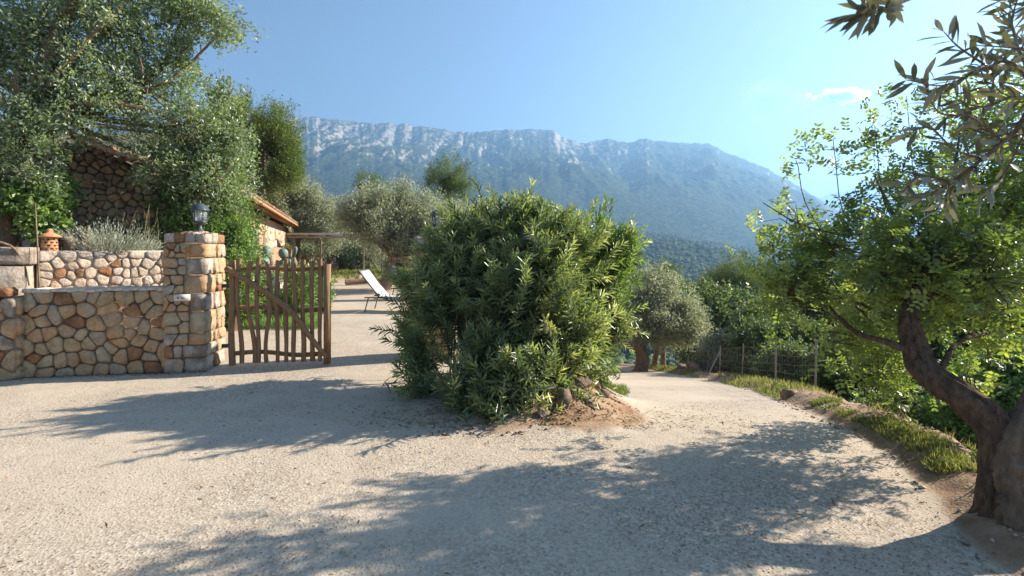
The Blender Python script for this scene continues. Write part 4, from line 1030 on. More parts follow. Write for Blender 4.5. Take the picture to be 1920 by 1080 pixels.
bush('evergreen_tree', 1640, 20, [(1600, 560, 20, 60), (1680, 540, 20, 60), (1640, 610, 20, 60)], 'shrub', 'dark tree deep in the valley behind the carob', 1500, 0.26, 0.15, 0.07, 'trees on the slope')
bush('evergreen_tree', 1850, 24, [(1800, 540, 24, 70), (1880, 520, 24, 70), (1950, 560, 24, 80)], 'shrub', 'dark tree at the right edge behind the carob', 1400, 0.3, 0.17, 0.08, 'trees on the slope')
bush('evergreen_tree', 1450, 40, [(1430, 560, 40, 36), (1470, 575, 40, 36), (1400, 585, 40, 30)], 'shrub', 'small dark tree farther down the valley', 900, 0.4, 0.22, 0.11, 'trees on the slope')
bush('evergreen_tree', 1290, 45, [(1290, 560, 45, 30), (1320, 555, 45, 26), (1180, 540, 45, 40)], 'shrub', 'small dark tree between the two pines', 900, 0.4, 0.24, 0.11, 'trees on the slope')

# ------------------------------------------------------------------ oleander
def oleander(label, base, blobs, n_stem, mat, seed, L=0.12, W=0.0215, sh_len=0.40, nwh=11):
    base = np.asarray(base, float); e = empty('oleander_bush', base, label, 'bush', 'oleander bushes')
    tip, d, k = sample_blobs(blobs, n_stem, 0.55)
    gp = (fbm(tip[:, 0]*4.2+9, tip[:, 2]*4.2+tip[:, 1]*2.3, 2, seed+50) > -0.38) & (sun_gaps(tip, 3.4, 5+seed) > -0.20)
    pxx = 960+960*tip[:, 0]/tip[:, 1]; rww = HOR-(tip[:, 2]-CAM_Z)*960/tip[:, 1]
    gp &= ~((pxx > 785) & (pxx < 872) & (rww > 585) & (rww < 700) & (tip[:, 1] < 6.9) & (rng.random(n_stem) < 0.85))
    tip, d, k = tip[gp], d[gp], k[gp]; n_stem = len(tip)
    d = nrm(d*np.array([1, 1, 0.7])+np.array([0, 0, 0.6])+rng.normal(size=d.shape)*0.26)
    tip = tip+d*(np.where(rng.random(n_stem) < 0.16, rng.uniform(0.08, 0.34, n_stem), 0.0))[:, None]
    idx = np.repeat(np.arange(n_stem), nwh*3); m_ = len(idx)
    t_ = np.tile(np.repeat(np.linspace(0, 1, nwh), 3), n_stem); az = np.tile(np.tile([0, 2.094, 4.189], nwh), n_stem)+t_*nwh*1.05+rng.random(n_stem)[idx]*6.28
    u = nrm(np.cross(d, [0.2, 0.4, 0.9])); w = np.cross(d, u)
    sl_ = sh_len*rng.uniform(0.7, 1.3, n_stem)
    pos = tip[idx]-d[idx]*((1-t_)*sl_[idx])[:, None]
    radial = np.cos(az)[:, None]*u[idx]+np.sin(az)[:, None]*w[idx]
    opn = np.clip(1.15-0.7*t_, 0.2, 1.2)+rng.normal(0, 0.15, m_)
    ld = nrm(d[idx]+radial*opn[:, None]*1.1+np.array([0, 0, -0.12]))
    st = rng.normal(0.45, 0.2, n_stem)
    tint = np.clip(st[idx]+0.18*(t_-0.5)+rng.normal(0, 0.1, m_), 0, 1)
    nh = nrm(d[idx]-ld*0.3)+rng.normal(size=(m_, 3))*0.25
    sz = rng.uniform(0.65, 1.15, m_)*(1-0.35*(t_ > 0.92))
    V, F, Tn = leaf_mesh(pos, ld, L*sz, W*sz, tint, True, 0.22, nh)
    link('foliage', mk_mesh('foliage', V-base, F, Tn), M[mat], e)
    b = Acc(); tv, tf = twigs(tip-d*sl_[:, None], tip, 0.004, 0.002, 0.02); b.add(tv, tf)
    ns = min(220 if L > 0.107 else 60, n_stem); ii = rng.choice(n_stem, ns, replace=False)
    for q in ii:
        end = tip[q]-d[q]*sl_[q]; s0 = base+np.array([rng.normal(0, 0.22), rng.normal(0, 0.22), 0.0])
        s0 = s0+(np.array([end[0], end[1], 0])-np.array([base[0], base[1], 0]))*0.25; s0[2] = base[2]-0.05
        if s0[0] > 0.9: continue
        s0[2] = T(s0[0], s0[1])-0.05
        mid = s0+(end-s0)*0.5+np.array([0, 0, 0.15])+rng.normal(size=3)*0.05
        b.tube(spline([s0, mid, end], 6), np.linspace(0.012, 0.005, 6), 4, cap=False)
    link('stems', b.mesh('stems', base, True), M['twig'], e)
    return e
oleander('tall spreading oleander bush dominating the middle between gate and drive', (-0.15, 5.9, 0.0),
   [blob(880, 465, 6.3, 92, 1, 1, 1), blob(960, 450, 6.0, 80), blob(1020, 435, 6.1, 60), blob(1060, 480, 5.9, 90), blob(980, 540, 5.5, 110, 1, 0.8, 1), blob(850, 560, 5.9, 105, 1, 0.8, 1), blob(800, 530, 6.6, 52),
    blob(900, 660, 5.3, 90, 1, 0.9, 0.9), blob(970, 700, 5.0, 75, 1, 0.8, 0.9), blob(880, 730, 5.0, 60, 1.1, 0.8, 0.8), blob(800, 640, 6.0, 60), blob(1060, 600, 5.6, 80), blob(890, 415, 6.4, 42), blob(1018, 395, 6.1, 24), blob(775, 600, 6.5, 32), blob(865, 425, 6.5, 32), blob(950, 425, 6.2, 55), blob(990, 470, 5.6, 70), blob(985, 725, 4.85, 45, 1, 0.8, 0.8), blob(1075, 735, 5.2, 24), blob(1020, 765, 4.9, 22), blob(1050, 640, 5.5, 60), blob(1040, 700, 5.2, 36), blob(1095, 680, 5.7, 36), blob(1150, 600, 6.2, 36), blob(925, 755, 4.75, 40, 1, 0.8, 0.8), blob(1180, 440, 6.3, 20), blob(790, 690, 5.7, 50)], 3300, 'oleander', 1)
oleander('darker green oleander forming the right shoulder of the big bush', (0.55, 6.3, 0.0),
   [blob(1120, 480, 6.4, 68), blob(1140, 560, 6.5, 52, 0.9), blob(1110, 620, 6.3, 52, 0.9), blob(1160, 470, 6.6, 32), blob(1115, 680, 6.2, 34, 0.8), blob(1075, 650, 6.0, 50)], 800, 'ivy', 2, L=0.10)

a = Acc()
for i in range(18):
    x0, y0 = rng.uniform(0.05, 1.0), rng.uniform(5.1, 6.3); pts_ = []
    dx, dy = rng.normal(0.12, 0.2), rng.uniform(-0.35, -0.1)
    for f in np.linspace(0, 1, 6):
        x, y = x0+dx*f+rng.normal(0, 0.02), y0+dy*f; pts_.append((x, y, T(x, y)+0.03+0.10*math.sin(f*3.1)*(i % 3 == 0)-0.03*f))
    a.tube(spline(pts_, 9), np.linspace(0.011, 0.004, 9), 5, 0.2, i)
tag(link('exposed_roots', a.mesh('exposed_roots', smooth=True), M['bark_light']), 'tangle of exposed roots and dead stems on the red earth bank', 'roots', kind='stuff')
# grass, dry fringe and red rocks on the bank below the bush
def blades(n, fn, Lmin, Lmax, W, mat, name, label, seed=0, flop=0.45):
    xy = fn(n); z = T_parts(xy[:, 0], xy[:, 1])[0]; n = len(xy)
    d = nrm(np.c_[rng.normal(0, flop, (n, 2)), np.ones(n)]); L = rng.uniform(Lmin, Lmax, n)
    V, F, Tn = leaf_mesh(np.c_[xy, z-0.01], d, L, W, np.clip(rng.normal(0.5, 0.25, n)+0.25*fbm(xy[:, 0]*2, xy[:, 1]*2, 2, 8), 0, 1), nrm_hint=rng.normal(size=(n, 3)))
    tag(link(name, mk_mesh(name, V, F, Tn), M[mat]), label, kind='stuff')
def strip(o0, o1, y0, y1, dens_seed, thr=-0.1):
    def f(n):
        y = rng.uniform(y0, y1, n*3); x = np.interp(y, YR, XR)+rng.uniform(o0, o1, n*3)
        k = fbm(x*1.6, y*1.6, 3, dens_seed) > thr; return np.c_[x, y][k][:n]
    return f
blades(6500, strip(0.12, 0.55, 2.0, 6.0, 3, 0.24), 0.02, 0.07, 0.006, 'grass', 'grass', 'short green grass on the bank right of the drive')
blades(5000, strip(0.3, 1.5, 2.0, 18, 5, 0.0), 0.03, 0.13, 0.007, 'drygrass', 'dry_grass', 'straw-coloured dry grass along the bank edge')
blades(7000, strip(-0.05, 0.9, 7.0, 20, 6, -0.05), 0.04, 0.14, 0.012, 'grass', 'grass', 'thin green grass beside the far part of the drive')
def leftedge(n):
    y = rng.uniform(6.3, 9, n*2); x = np.interp(y, YL, XL)-rng.uniform(-0.2, 0.4, n*2); k = fbm(x*2, y*2, 2, 4) > -0.15; return np.c_[x, y][k][:n]
blades(5000, leftedge, 0.04, 0.15, 0.006, 'yellowgreen', 'grass', 'yellow-green tufts at the foot of the oleander beside the drive')
def yardbed(n):
    return (lambda y: np.c_[-0.345*y-2.05+rng.random(n)*(2.05-0.035*y), y])(rng.uniform(10.2, 16, n))
blades(20000, yardbed, 0.08, 0.3, 0.012, 'ivy', 'ground_cover', 'low bright green plants in the bed behind the gate')
def yardfar(n): return np.c_[rng.uniform(-16, 2, n), rng.uniform(25, 36, n)]
blades(16000, yardfar, 0.1, 0.35, 0.03, 'grass', 'grass', 'rough grass under the olives beyond the yard')
# weeds with broad leaves
def weeds():
    n = 900; xy = strip(0.1, 0.6, 2.4, 5.6, 9, 0.05)(n); z = T_parts(xy[:, 0], xy[:, 1])[0]; idx = np.repeat(np.arange(len(xy)), 6)
    d = nrm(np.c_[rng.normal(0, 1, (len(idx), 2)), np.full(len(idx), 0.6)])
    V, F, Tn = leaf_mesh(np.c_[xy, z][idx], d, rng.uniform(0.02, 0.06, len(idx)), 0.018, np.clip(rng.normal(0.6, 0.2, len(idx)), 0, 1), True, nrm_hint=np.tile([0, 0, 1.0], (len(idx), 1)))
    tag(link('weeds', mk_mesh('weeds', V, F, Tn), M['yellowgreen']), 'broad-leaved green weeds along the bank beside the drive', kind='stuff')
weeds()

def rock_mesh(seed):
    r = np.random.default_rng(seed); t = (1+5**0.5)/2
    V = []; F = []; n = 6; m_ = 8
    for i in range(n+1):
        th = math.pi*i/n
        for j in range(m_): V.append((math.sin(th)*math.cos(j/m_*2*math.pi), math.sin(th)*math.sin(j/m_*2*math.pi), math.cos(th)))
    for i in range(n):
        for j in range(m_): F.append([i*m_+j, (i+1)*m_+j, (i+1)*m_+(j+1) % m_, i*m_+(j+1) % m_])
    V = np.array(V)
    for _ in range(9):
        d = nrm(r.normal(size=3)); lim = r.uniform(0.38, 0.7); pr = V@d; V = V-np.outer(np.maximum(pr-lim, 0), d)
    V = V*np.array([1.0, 0.8, 0.6])+0.04*r.normal(size=V.shape)*np.abs(V[:, 2:3] < 0.95)
    return mk_mesh('rock', V, [np.array(F)], None, False)
RM = [rock_mesh(s) for s in range(5)]
for r_m in RM: r_m.materials.append(M['rock'])
rl = [(1100, 760, 5.1, 0.07, 'tiny reddish rock on the gravel at the corner of the bank'), (1035, 745, 5.1, 0.11, 'sharp red rock half buried in the middle of the earth bank'), (1475, 763, 7.0, 0.15, 'largest brown boulder on the bank edge below the wire fence'), (1085, 742, 5.35, 0.20, 'large reddish rock at the foot of the oleander, beside the drive'), (1050, 770, 4.95, 0.14, 'squat red-brown rock in the earth below the oleander'),
      (1015, 790, 4.75, 0.10, 'small orange rock at the toe of the earth bank'), (1110, 715, 5.9, 0.17, 'pale rock higher up the earth bank under the oleander'), (1130, 740, 5.6, 0.09, 'small rock nearest the drive on the earth bank'), (1070, 720, 5.5, 0.15, 'rock wedged under the oleander stems'),
      (1300, 697, 15.5, 0.32, 'brown rock beside the fence near the leaning olive'), (1275, 685, 16.5, 0.25, 'small brown rock beside the olive trunk')]
for i, (px, row, d, s, lb) in enumerate(rl):
    x = (px-960)/FPX*d; o = bpy.data.objects.new('rock', RM[i % 5]); C.objects.link(o); o.location = (x, d, T(x, d)+s*0.22); o.scale = (s, s*1.1, s*1.2); o.rotation_euler = (0.2*i, 0.3*(i % 3), i*1.3)
    tag(o, lb, 'rock', 'rocks on the banks')
# loose small stones: stuff
def pebbles(n, fn, smin, smax, name, label, mat='rock'):
    xy = fn(n); n = len(xy); z = T_parts(xy[:, 0], xy[:, 1])[0]
    oc = np.array([[1, 0, 0], [-1, 0, 0], [0, 1, 0], [0, -1, 0], [0, 0, 1], [0, 0, -1.0]]); fi = np.array([[0, 2, 4], [2, 1, 4], [1, 3, 4], [3, 0, 4], [2, 0, 5], [1, 2, 5], [3, 1, 5], [0, 3, 5]])
    s = np.exp(rng.uniform(math.log(smin), math.log(smax), n))[:, None, None]
    an = rng.random(n)*6.28; ca, sa = np.cos(an), np.sin(an)
    V = oc[None]*np.array([1.2, 0.9, 0.6])*(1+rng.uniform(-0.3, 0.3, (n, 6, 1)))*s
    V = np.stack([V[..., 0]*ca[:, None]-V[..., 1]*sa[:, None], V[..., 0]*sa[:, None]+V[..., 1]*ca[:, None], V[..., 2]], -1)+np.c_[xy, z][:, None, :]+np.array([0, 0, 0.001])+s*np.array([0, 0, 0.35])
    F = (np.arange(n)[:, None, None]*6+fi[None]).reshape(-1, 3)
    tag(link(name, mk_mesh(name, V.reshape(-1, 3), [F], np.repeat(rng.random(n), 6), False), M[mat]), label, kind='stuff')
def pm():
    m, t, out = new_mat('gravel_stone'); at = N(t, 'ShaderNodeAttribute', attribute_name='tint')
    c = ramp(t, at.outputs['Fac'], [(0, (0.14, 0.11, 0.085)), (0.25, (0.30, 0.235, 0.17)), (0.6, (0.44, 0.36, 0.265)), (0.9, (0.50, 0.43, 0.34)), (1, (0.34, 0.20, 0.13))]); principled(t, out, c, 0.9, None, 0.2); return m
M['pebble'] = pm()
def court(n):
    y = 1.9+5.0*rng.random(n)**1.5; x = (rng.uniform(-1.05, 1.05, n))*y
    k = (y < wall_line(x)-0.05) & (fbm(x*0.7, y*0.7, 3, 71) > -0.35) & (x < np.interp(y, YR, XR)); return np.c_[x, y][k]
pebbles(34000, court, 0.002, 0.006, 'gravel', 'loose gravel strewn over the forecourt in front of the wall', 'pebble')
def bankp(n):
    y = rng.uniform(4.4, 8.5, n); x = np.interp(y, YL, XL)-rng.uniform(-0.25, 0.75, n); return np.c_[x, y]
pebbles(1500, bankp, 0.005, 0.022, 'rubble', 'crumbled red earth and small stones below the oleander')
def bankr(n):
    y = rng.uniform(2.5, 17, n); x = np.interp(y, YR, XR)+rng.uniform(-0.1, 1.1, n); return np.c_[x, y]
pebbles(3500, bankr, 0.004, 0.022, 'rubble', 'small stones scattered on the bank along the drive', 'pebble')
def wallp(n):
    x = rng.uniform(-8.4, -4.0, n); y = wall_line(x)-0.02-np.abs(rng.normal(0, 0.06, n)); return np.c_[x, y]
pebbles(900, wallp, 0.004, 0.014, 'gravel', 'gravel gathered along the foot of the stone wall', 'pebble')
def litter():
    n = 2600; x = rng.normal(0.1, 0.8, n); y = 4.6+np.abs(rng.normal(0, 0.6, n)); 
    x2 = rng.uniform(-3.5, 3.0, 350); y2 = rng.uniform(2.2, 6, 350); x = np.r_[x, x2]; y = np.r_[y, y2]; n = len(x); z = T_parts(x, y)[0]+0.006
    d = nrm(np.c_[rng.normal(size=(n, 2)), rng.normal(0, 0.25, n)])
    V, F, Tn = leaf_mesh(np.c_[x, y, z], d, rng.uniform(0.02, 0.07, n), 0.012, rng.random(n), nrm_hint=np.c_[rng.normal(0, 0.4, (n, 2)), np.ones(n)])
    tag(link('leaf_litter', mk_mesh('leaf_litter', V, F, Tn), M['litter']), 'fallen dry leaves under the oleander and over the drive', kind='stuff')
litter()

# ------------------------------------------------------------------ carob at the right with split trunk
def pinnate(spos, sdir, n_comp, mat_tint, Lr=0.12, pairs=4, lf=0.042, lw=0.024):
    """sprigs -> compound leaves of oval leaflets"""
    n = len(spos); idx = np.repeat(np.arange(n), n_comp); m_ = len(idx)
    t_ = np.tile(np.linspace(0.1, 1.0, n_comp), n)
    base = spos[idx]+sdir[idx]*(t_*0.22)[:, None]
    cd = nrm(sdir[idx]*0.6+rand_dirs(m_)*0.9+np.array([0, 0, 0.1]))
    nh = nrm(rng.normal(size=(m_, 3))*0.6+np.array([0, 0, 1.0])); side = nrm(np.cross(cd, nh)); up_ = np.cross(side, cd)
    per = pairs*2; j = np.arange(per); pr = j//2; sg = np.where(j % 2 == 0, 1.0, -1.0)
    tt = (0.3+0.7*pr/(pairs-1))
    lp = base[:, None, :]+cd[:, None, :]*(Lr*tt)[None, :, None]
    ld = nrm(side[:, None, :]*sg[None, :, None]+cd[:, None, :]*(0.35+0.7*(pr == pairs-1))[None, :, None]+rng.normal(size=(m_, per, 3))*0.15)
    N_ = m_*per
    tint = np.clip(np.repeat(mat_tint[idx], per)+rng.normal(0, 0.08, N_), 0, 1)
    sz = rng.uniform(0.75, 1.15, N_)
    return leaf_mesh(lp.reshape(-1, 3), ld.reshape(-1, 3), lf*sz, lw*sz, tint, True, 0.12, np.repeat(up_, per, 0)+rng.normal(size=(N_, 3))*0.2)

def carob_right():
    base = np.array([2.83, 2.95, 0.0]); e = empty('carob_tree', base, 'gnarled carob tree with a thick split trunk leaning over the drive at right', 'tree')
    a = Acc()
    pts = spline([P(1868, 1010, 2.97), P(1872, 950, 2.97), P(1872, 860, 2.98), P(1865, 800, 3.0), P(1815, 755, 3.1), P(1760, 715, 3.2), P(1722, 672, 3.35), P(1706, 600, 3.45), P(1728, 530, 3.6), P(1765, 460, 3.8), P(1775, 380, 4.0)], 130)
    rr = np.interp(np.linspace(0, 1, 130), [0, 0.08, 0.3, 0.45, 0.6, 0.75, 0.85, 1], [0.145, 0.105, 0.088, 0.088, 0.072, 0.052, 0.034, 0.02])
    rr = rr*(1+0.10*np.sin(np.linspace(0, 1, 130)*23)*np.linspace(1, 0.4, 130)); a.tube(pts, rr, 44, 0.0, 4, ridge=0.26); link('trunk', a.mesh('trunk', base, True), M['bark'], e)
    a = Acc()
    pts = spline([P(1930, 1015, 2.85), P(1925, 950, 2.85), P(1918, 880, 2.88), P(1935, 800, 2.9), P(1985, 700, 3.1), P(2060, 560, 3.3), P(2120, 400, 3.6)], 110)
    a.tube(pts, np.interp(np.linspace(0, 1, 110), [0, 0.1, 0.35, 0.6, 1], [0.18, 0.15, 0.115, 0.10, 0.04]), 44, 0.0, 12, ridge=0.34)
    a.tube(spline([P(1990, 1015, 2.8), P(1965, 920, 2.84), P(1950, 840, 2.9), P(1945, 780, 2.95)], 70), np.linspace(0.13, 0.08, 70), 36, 0.0, 17, ridge=0.34)
    link('second_trunk', a.mesh('second_trunk', base, True), M['bark_light'], e)
    b = Acc()
    limbs = [([P(1712, 660, 3.35), P(1660, 640, 3.5), P(1600, 620, 3.8), P(1540, 560, 4.1)], 0.032), ([P(1750, 500, 3.6), P(1690, 430, 3.9), P(1640, 330, 4.1)], 0.026), ([P(1735, 560, 3.45), P(1820, 500, 3.6), P(1900, 380, 3.9)], 0.03),
             ([P(1750, 480, 3.6), P(1780, 380, 3.9), P(1800, 250, 4.2)], 0.026), ([P(1690, 430, 3.9), P(1590, 440, 4.1), P(1500, 420, 4.3), P(1430, 380, 4.4)], 0.012), ([P(1985, 700, 3.1), P(2100, 640, 3.6), P(2200, 600, 4.2)], 0.04),
             ([P(2060, 560, 3.3), P(2180, 420, 3.0), P(2350, 300, 3.0)], 0.04), ([P(1760, 700, 3.2), P(1800, 640, 3.5), P(1880, 620, 3.8)], 0.025)]
    for pts_, r_ in limbs: b.tube(spline(pts_, 14), np.linspace(r_, r_*0.3, 14), 7, 0.15, 3)
    bl = [blob(1760, 500, 3.5, 75), blob(1850, 520, 3.4, 70), blob(1650, 520, 3.7, 60), blob(1560, 640, 3.9, 45), blob(1490, 560, 4.1, 45), blob(1850, 640, 4.4, 60), blob(1720, 420, 4.2, 110), blob(1640, 480, 4.1, 90), blob(1560, 460, 4.3, 66), blob(1800, 350, 4.3, 110), blob(1870, 480, 4.0, 110), blob(1590, 560, 4.0, 75), blob(1680, 560, 4.3, 80), blob(1500, 430, 4.4, 42), blob(1530, 620, 4.2, 60), blob(1500, 470, 4.4, 46), blob(1450, 450, 4.5, 30), blob(1560, 520, 4.1, 50), blob(1480, 520, 4.6, 50), blob(1500, 600, 4.8, 46), blob(1650, 700, 4.8, 50),
          blob(1820, 600, 4.2, 80), blob(1900, 260, 4.4, 90), blob(1780, 240, 4.4, 55), blob(1690, 320, 4.3, 50), blob(1435, 380, 4.4, 26), blob(1620, 380, 4.3, 40), blob(1960, 380, 4.2, 120), blob(1600, 640, 4.6, 60), blob(1760, 690, 5.0, 60),
          ((4.8, 4.4, 2.6), (0.9, 0.7, 0.5)), ((5.0, 3.4, 2.4), (0.9, 0.8, 0.6)), ((4.6, 4.9, 1.9), (0.7, 0.6, 0.5)), ((5.6, 4.4, 2.9), (0.9, 0.8, 0.5)), ((4.4, 2.9, 2.4), (0.7, 0.6, 0.4)), ((5.4, 2.8, 2.9), (0.8, 0.7, 0.5))]
    n = 5200; sp, sdir, k = sample_blobs(bl, n, 0.8)
    # keep the crown off the near side of the trunk
    sdir = nrm(sdir+np.array([0, 0, 0.5])+rng.normal(size=sdir.shape)*0.4)
    # gaps
    gap = fbm(sp[:, 0]*1.7+sp[:, 1], sp[:, 2]*1.9-sp[:, 1]*0.6, 3, 33) > -0.26
    gap &= sun_gaps(sp, 3.2, 8) > -0.07
    gap &= (960+960*sp[:, 0]/sp[:, 1] < 1930) | (rng.random(n) < 0.25)
    xg = sp[:, 0]-sp[:, 2]/0.554*0.94; gap &= (xg > -0.25+0.3*vnoise(sp[:, 1]*3, sp[:, 2]*0, 4)) | ((rng.random(n) < 0.25) & (xg > -0.75)) | (rng.random(n) < 0.03)
    sp, sdir, k = sp[gap], sdir[gap], k[gap]
    # shoots standing above the crown
    ex = []; ed = []
    for (px, rows, d) in ((1492, (300, 330), 4.3), (1562, (262, 345), 4.3), (1640, (235, 330), 4.3), (1700, (180, 300), 4.4), (1800, (150, 250), 4.4)):
        b.tube(spline([P(px+70, 470, 4.2), P(px+18, rows[1]+50, d), P(px+5, (rows[0]+rows[1])/2, d), P(px, rows[0], d)], 10), np.linspace(0.005, 0.0025, 10), 4)
        for row in np.arange(rows[0], rows[1]+1, 21):
            for q in range(2): ex.append(P(px+rng.normal(0, 5), row+6, d)+rng.normal(size=3)*0.03); ed.append(nrm(rng.normal(size=3)*np.array([1, 1, 0.25])+np.array([0, 0, 0.3])))
    sp = np.vstack([sp, ex]); sdir = np.vstack([sdir, ed])
    tn = np.clip(rng.normal(0.45, 0.17, len(sp)), 0, 1)
    V, F, Tn = pinnate(sp, sdir, 4, tn)
    link('crown', mk_mesh('crown', V-base, F, Tn), M['carob'], e)
    c = np.array([x[0] for x in bl]); ii = rng.choice(len(k), 700, replace=False)
    tv, tf = twigs(c[k[ii]]+0.1*(sp[ii]-c[k[ii]]), sp[ii]+sdir[ii]*0.2, 0.006, 0.002); b.add(tv, tf)
    link('branches', b.mesh('branches', base, True), M['bark'], e)
carob_right()

# ------------------------------------------------------------------ near olive: branches reach in from the right
def near_olive():
    base = np.array([3.6, 0.3, 0.0]); e = empty('olive_tree', base, 'olive tree just outside the right edge, its leafy branches hanging into the top right corner', 'tree')
    a = Acc(); top = np.array([3.4, 0.6, 1.9])
    a.tube(spline([base-[0, 0, 0.2], base, base+[0.1, 0.1, 1.0], top], 16), np.linspace(0.24, 0.13, 16), 12, 0.2, 8); link('trunk', a.mesh('trunk', base, True), M['bark_light'], e)
    b = Acc(); LV = []; 
    def shoot(ctrl, r0, n, spread=0.0, L=0.060, t0=0.0):
        pts = spline(ctrl, 40); b.tube(pts, np.linspace(r0, 0.0012, 40), 6)
        for t_ in np.linspace(t0, 1, n):
            kx = int(t_*39); p = pts[kx]; tg = nrm(pts[min(kx+1, 39)]-pts[max(kx-1, 0)])
            u = nrm(np.cross(tg, rng.normal(size=3)))
            for sg in (-1, 1):
                LV.append((p, nrm(tg*rng.uniform(0.5, 1.0)+u*sg*rng.uniform(0.6, 1.0)+np.array([0, 0, -0.1])), L*rng.uniform(0.75, 1.15)))
    s1 = P(1990, 160, 1.25)
    shoot([top+[-0.2, 0.2, 0.1], s1+[0.5, 0.1, 0.0], s1, P(1900, 250, 1.22), P(1800, 330, 1.2), P(1735, 370, 1.18)], 0.012, 34, t0=0.35)
    shoot([P(1960, 200, 1.26), P(1900, 120, 1.2), P(1840, 130, 1.16), P(1770, 160, 1.15), P(1700, 150, 1.14)], 0.004, 22)
    shoot([P(1880, 265, 1.22), P(1820, 220, 1.2), P(1760, 210, 1.2), P(1730, 150, 1.2)], 0.003, 14)
    shoot([P(1960, 210, 1.25), P(1900, 60, 1.25), P(1910, -10, 1.25)], 0.004, 18)
    shoot([P(2000, 150, 1.3), P(1940, 180, 1.3), P(1880, 175, 1.3), P(1840, 120, 1.3)], 0.003, 16)
    shoot([P(1990, 100, 1.35), P(1940, 90, 1.35), P(1900, 60, 1.35), P(1870, 20, 1.35)], 0.003, 14)
    shoot([P(1850, 300, 1.21), P(1790, 280, 1.2), P(1745, 240, 1.2), P(1710, 245, 1.2)], 0.003, 11)
    shoot([P(1830, 310, 1.21), P(1790, 345, 1.2), P(1770, 390, 1.2)], 0.003, 9)
    for (cp_, n_) in (([P(1930, 230, 1.24), P(1880, 330, 1.2), P(1840, 360, 1.2)], 9), ([P(1860, 130, 1.2), P(1800, 90, 1.18), P(1770, 60, 1.18)], 8), ([P(1900, 180, 1.22), P(1840, 200, 1.2), P(1780, 180, 1.2)], 10),
                      ([P(1950, 40, 1.3), P(1900, 110, 1.3), P(1850, 160, 1.28)], 10), ([P(1900, 250, 1.22), P(1850, 250, 1.25), P(1800, 235, 1.25)], 10), ([P(1950, 100, 1.2), P(1900, 90, 1.2), P(1830, 85, 1.2)], 10),
                      ([P(1780, 340, 1.19), P(1730, 330, 1.18), P(1700, 345, 1.17)], 8), ([P(1980, -20, 1.3), P(1930, 10, 1.3), P(1880, 0, 1.3)], 9)):
        shoot(cp_, 0.003, n_)
    shoot([P(2100, -120, 1.3), P(1850, -60, 1.15), P(1700, 0, 1.05), P(1640, 22, 1.0), P(1605, 25, 0.98)], 0.006, 26, t0=0.55)
    # the rest of the crown above and behind the frame edge
    for (cc, n) in (((3.3, 0.8, 2.7), 60), ((2.6, 0.5, 2.7), 50), ((4.0, 0.2, 2.8), 50), ((3.6, -0.5, 2.6), 40)):
        cc = np.array(cc); b.tube(spline([top, (top+cc)/2+rng.normal(size=3)*0.1, cc], 8), np.linspace(0.05, 0.02, 8), 6)
        for q in range(n):
            d = rand_dirs(1)[0]; s = cc+d*0.15; t_ = cc+d*np.array([0.75, 0.6, 0.5])*rng.uniform(0.6, 1)
            shoot([s, (s+t_)/2+rng.normal(size=3)*0.05, t_], 0.004, 10)
    p = np.array([x[0] for x in LV]); d = np.array([x[1] for x in LV]); L = np.array([x[2] for x in LV])
    nh = rng.normal(size=p.shape)+np.array([0, 0, 0.8])
    # eight-sided leaves for the close view
    side = nrm(np.cross(d, nh)); up_ = np.cross(side, d); prof = [(0, 0), (0.18, 0.55), (0.45, 1.0), (0.72, 0.85), (1.0, 0.0)]
    n = len(p); W = L*0.2; V = []; 
    V.append(p)
    for (f, w) in prof[1:-1]:
        bend = -up_*(L*0.07*f*f)[:, None]
        V += [p+d*(L*f)[:, None]-side*(W*w*0.5)[:, None]+up_*(W*0.12*w)[:, None]+bend, p+d*(L*f)[:, None]+bend, p+d*(L*f)[:, None]+side*(W*w*0.5)[:, None]+up_*(W*0.12*w)[:, None]+bend]
    V.append(p+d*L[:, None]-up_*(L*0.09)[:, None])
    V = np.stack(V, 1); b0 = np.arange(n)[:, None]*11
    T3 = np.concatenate([b0+np.array(x) for x in ([0, 1, 2], [0, 2, 3], [7, 10, 8], [8, 10, 9])]); Q4 = np.concatenate([b0+np.array(x) for x in ([1, 4, 5, 2], [2, 5, 6, 3], [4, 7, 8, 5], [5, 8, 9, 6])])
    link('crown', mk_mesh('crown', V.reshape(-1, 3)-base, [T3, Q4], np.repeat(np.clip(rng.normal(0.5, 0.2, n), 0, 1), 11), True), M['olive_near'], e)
    link('branches', b.mesh('branches', base, True), M['bark_light'], e)
near_olive()

# ------------------------------------------------------------------ wire fence along the drive
fp = [(1290, 17.0), (1318, 15.3), (1350, 13.0), (1392, 11.0), (1454, 8.7), (1528, 7.2)]
fpts = []
for px, d in fp:
    x = (px-960)/FPX*d; fpts.append(np.array([x, d, T(x, d)]))
e = empty('wire_fence', fpts[0], 'wire mesh fence on thin grey posts along the right side of the drive', 'fence')
for i, p in enumerate(fpts):
    a = Acc().tube([p-[0, 0, 0.1], p+[0.02*(i % 2), 0, 0.72]], 0.013, 6); link('post', a.mesh('post', e.location), M['steel'], e)
a = Acc().tube([fpts[2]+[-0.45, -0.3, 0.0], fpts[2]+[0, 0, 0.6]], 0.016, 5); link('strut', a.mesh('strut', e.location), M['steel'], e)
a = Acc()
for i in range(len(fpts)-1):
    A, B = fpts[i], fpts[i+1]
    for h in (0.08, 0.22, 0.36, 0.50, 0.66): a.tube([A+[0, 0, h], (A+B)/2+[0, 0, h-0.02], B+[0, 0, h]], 0.0025, 3, cap=False)
    for f in np.linspace(0, 1, 16)[1:-1]: q = A+(B-A)*f; a.tube([q+[0, 0, 0.06], q+[0, 0, 0.66]], 0.002, 3, cap=False)
link('wire_mesh', a.mesh('wire_mesh', e.location), M['steel'], e)

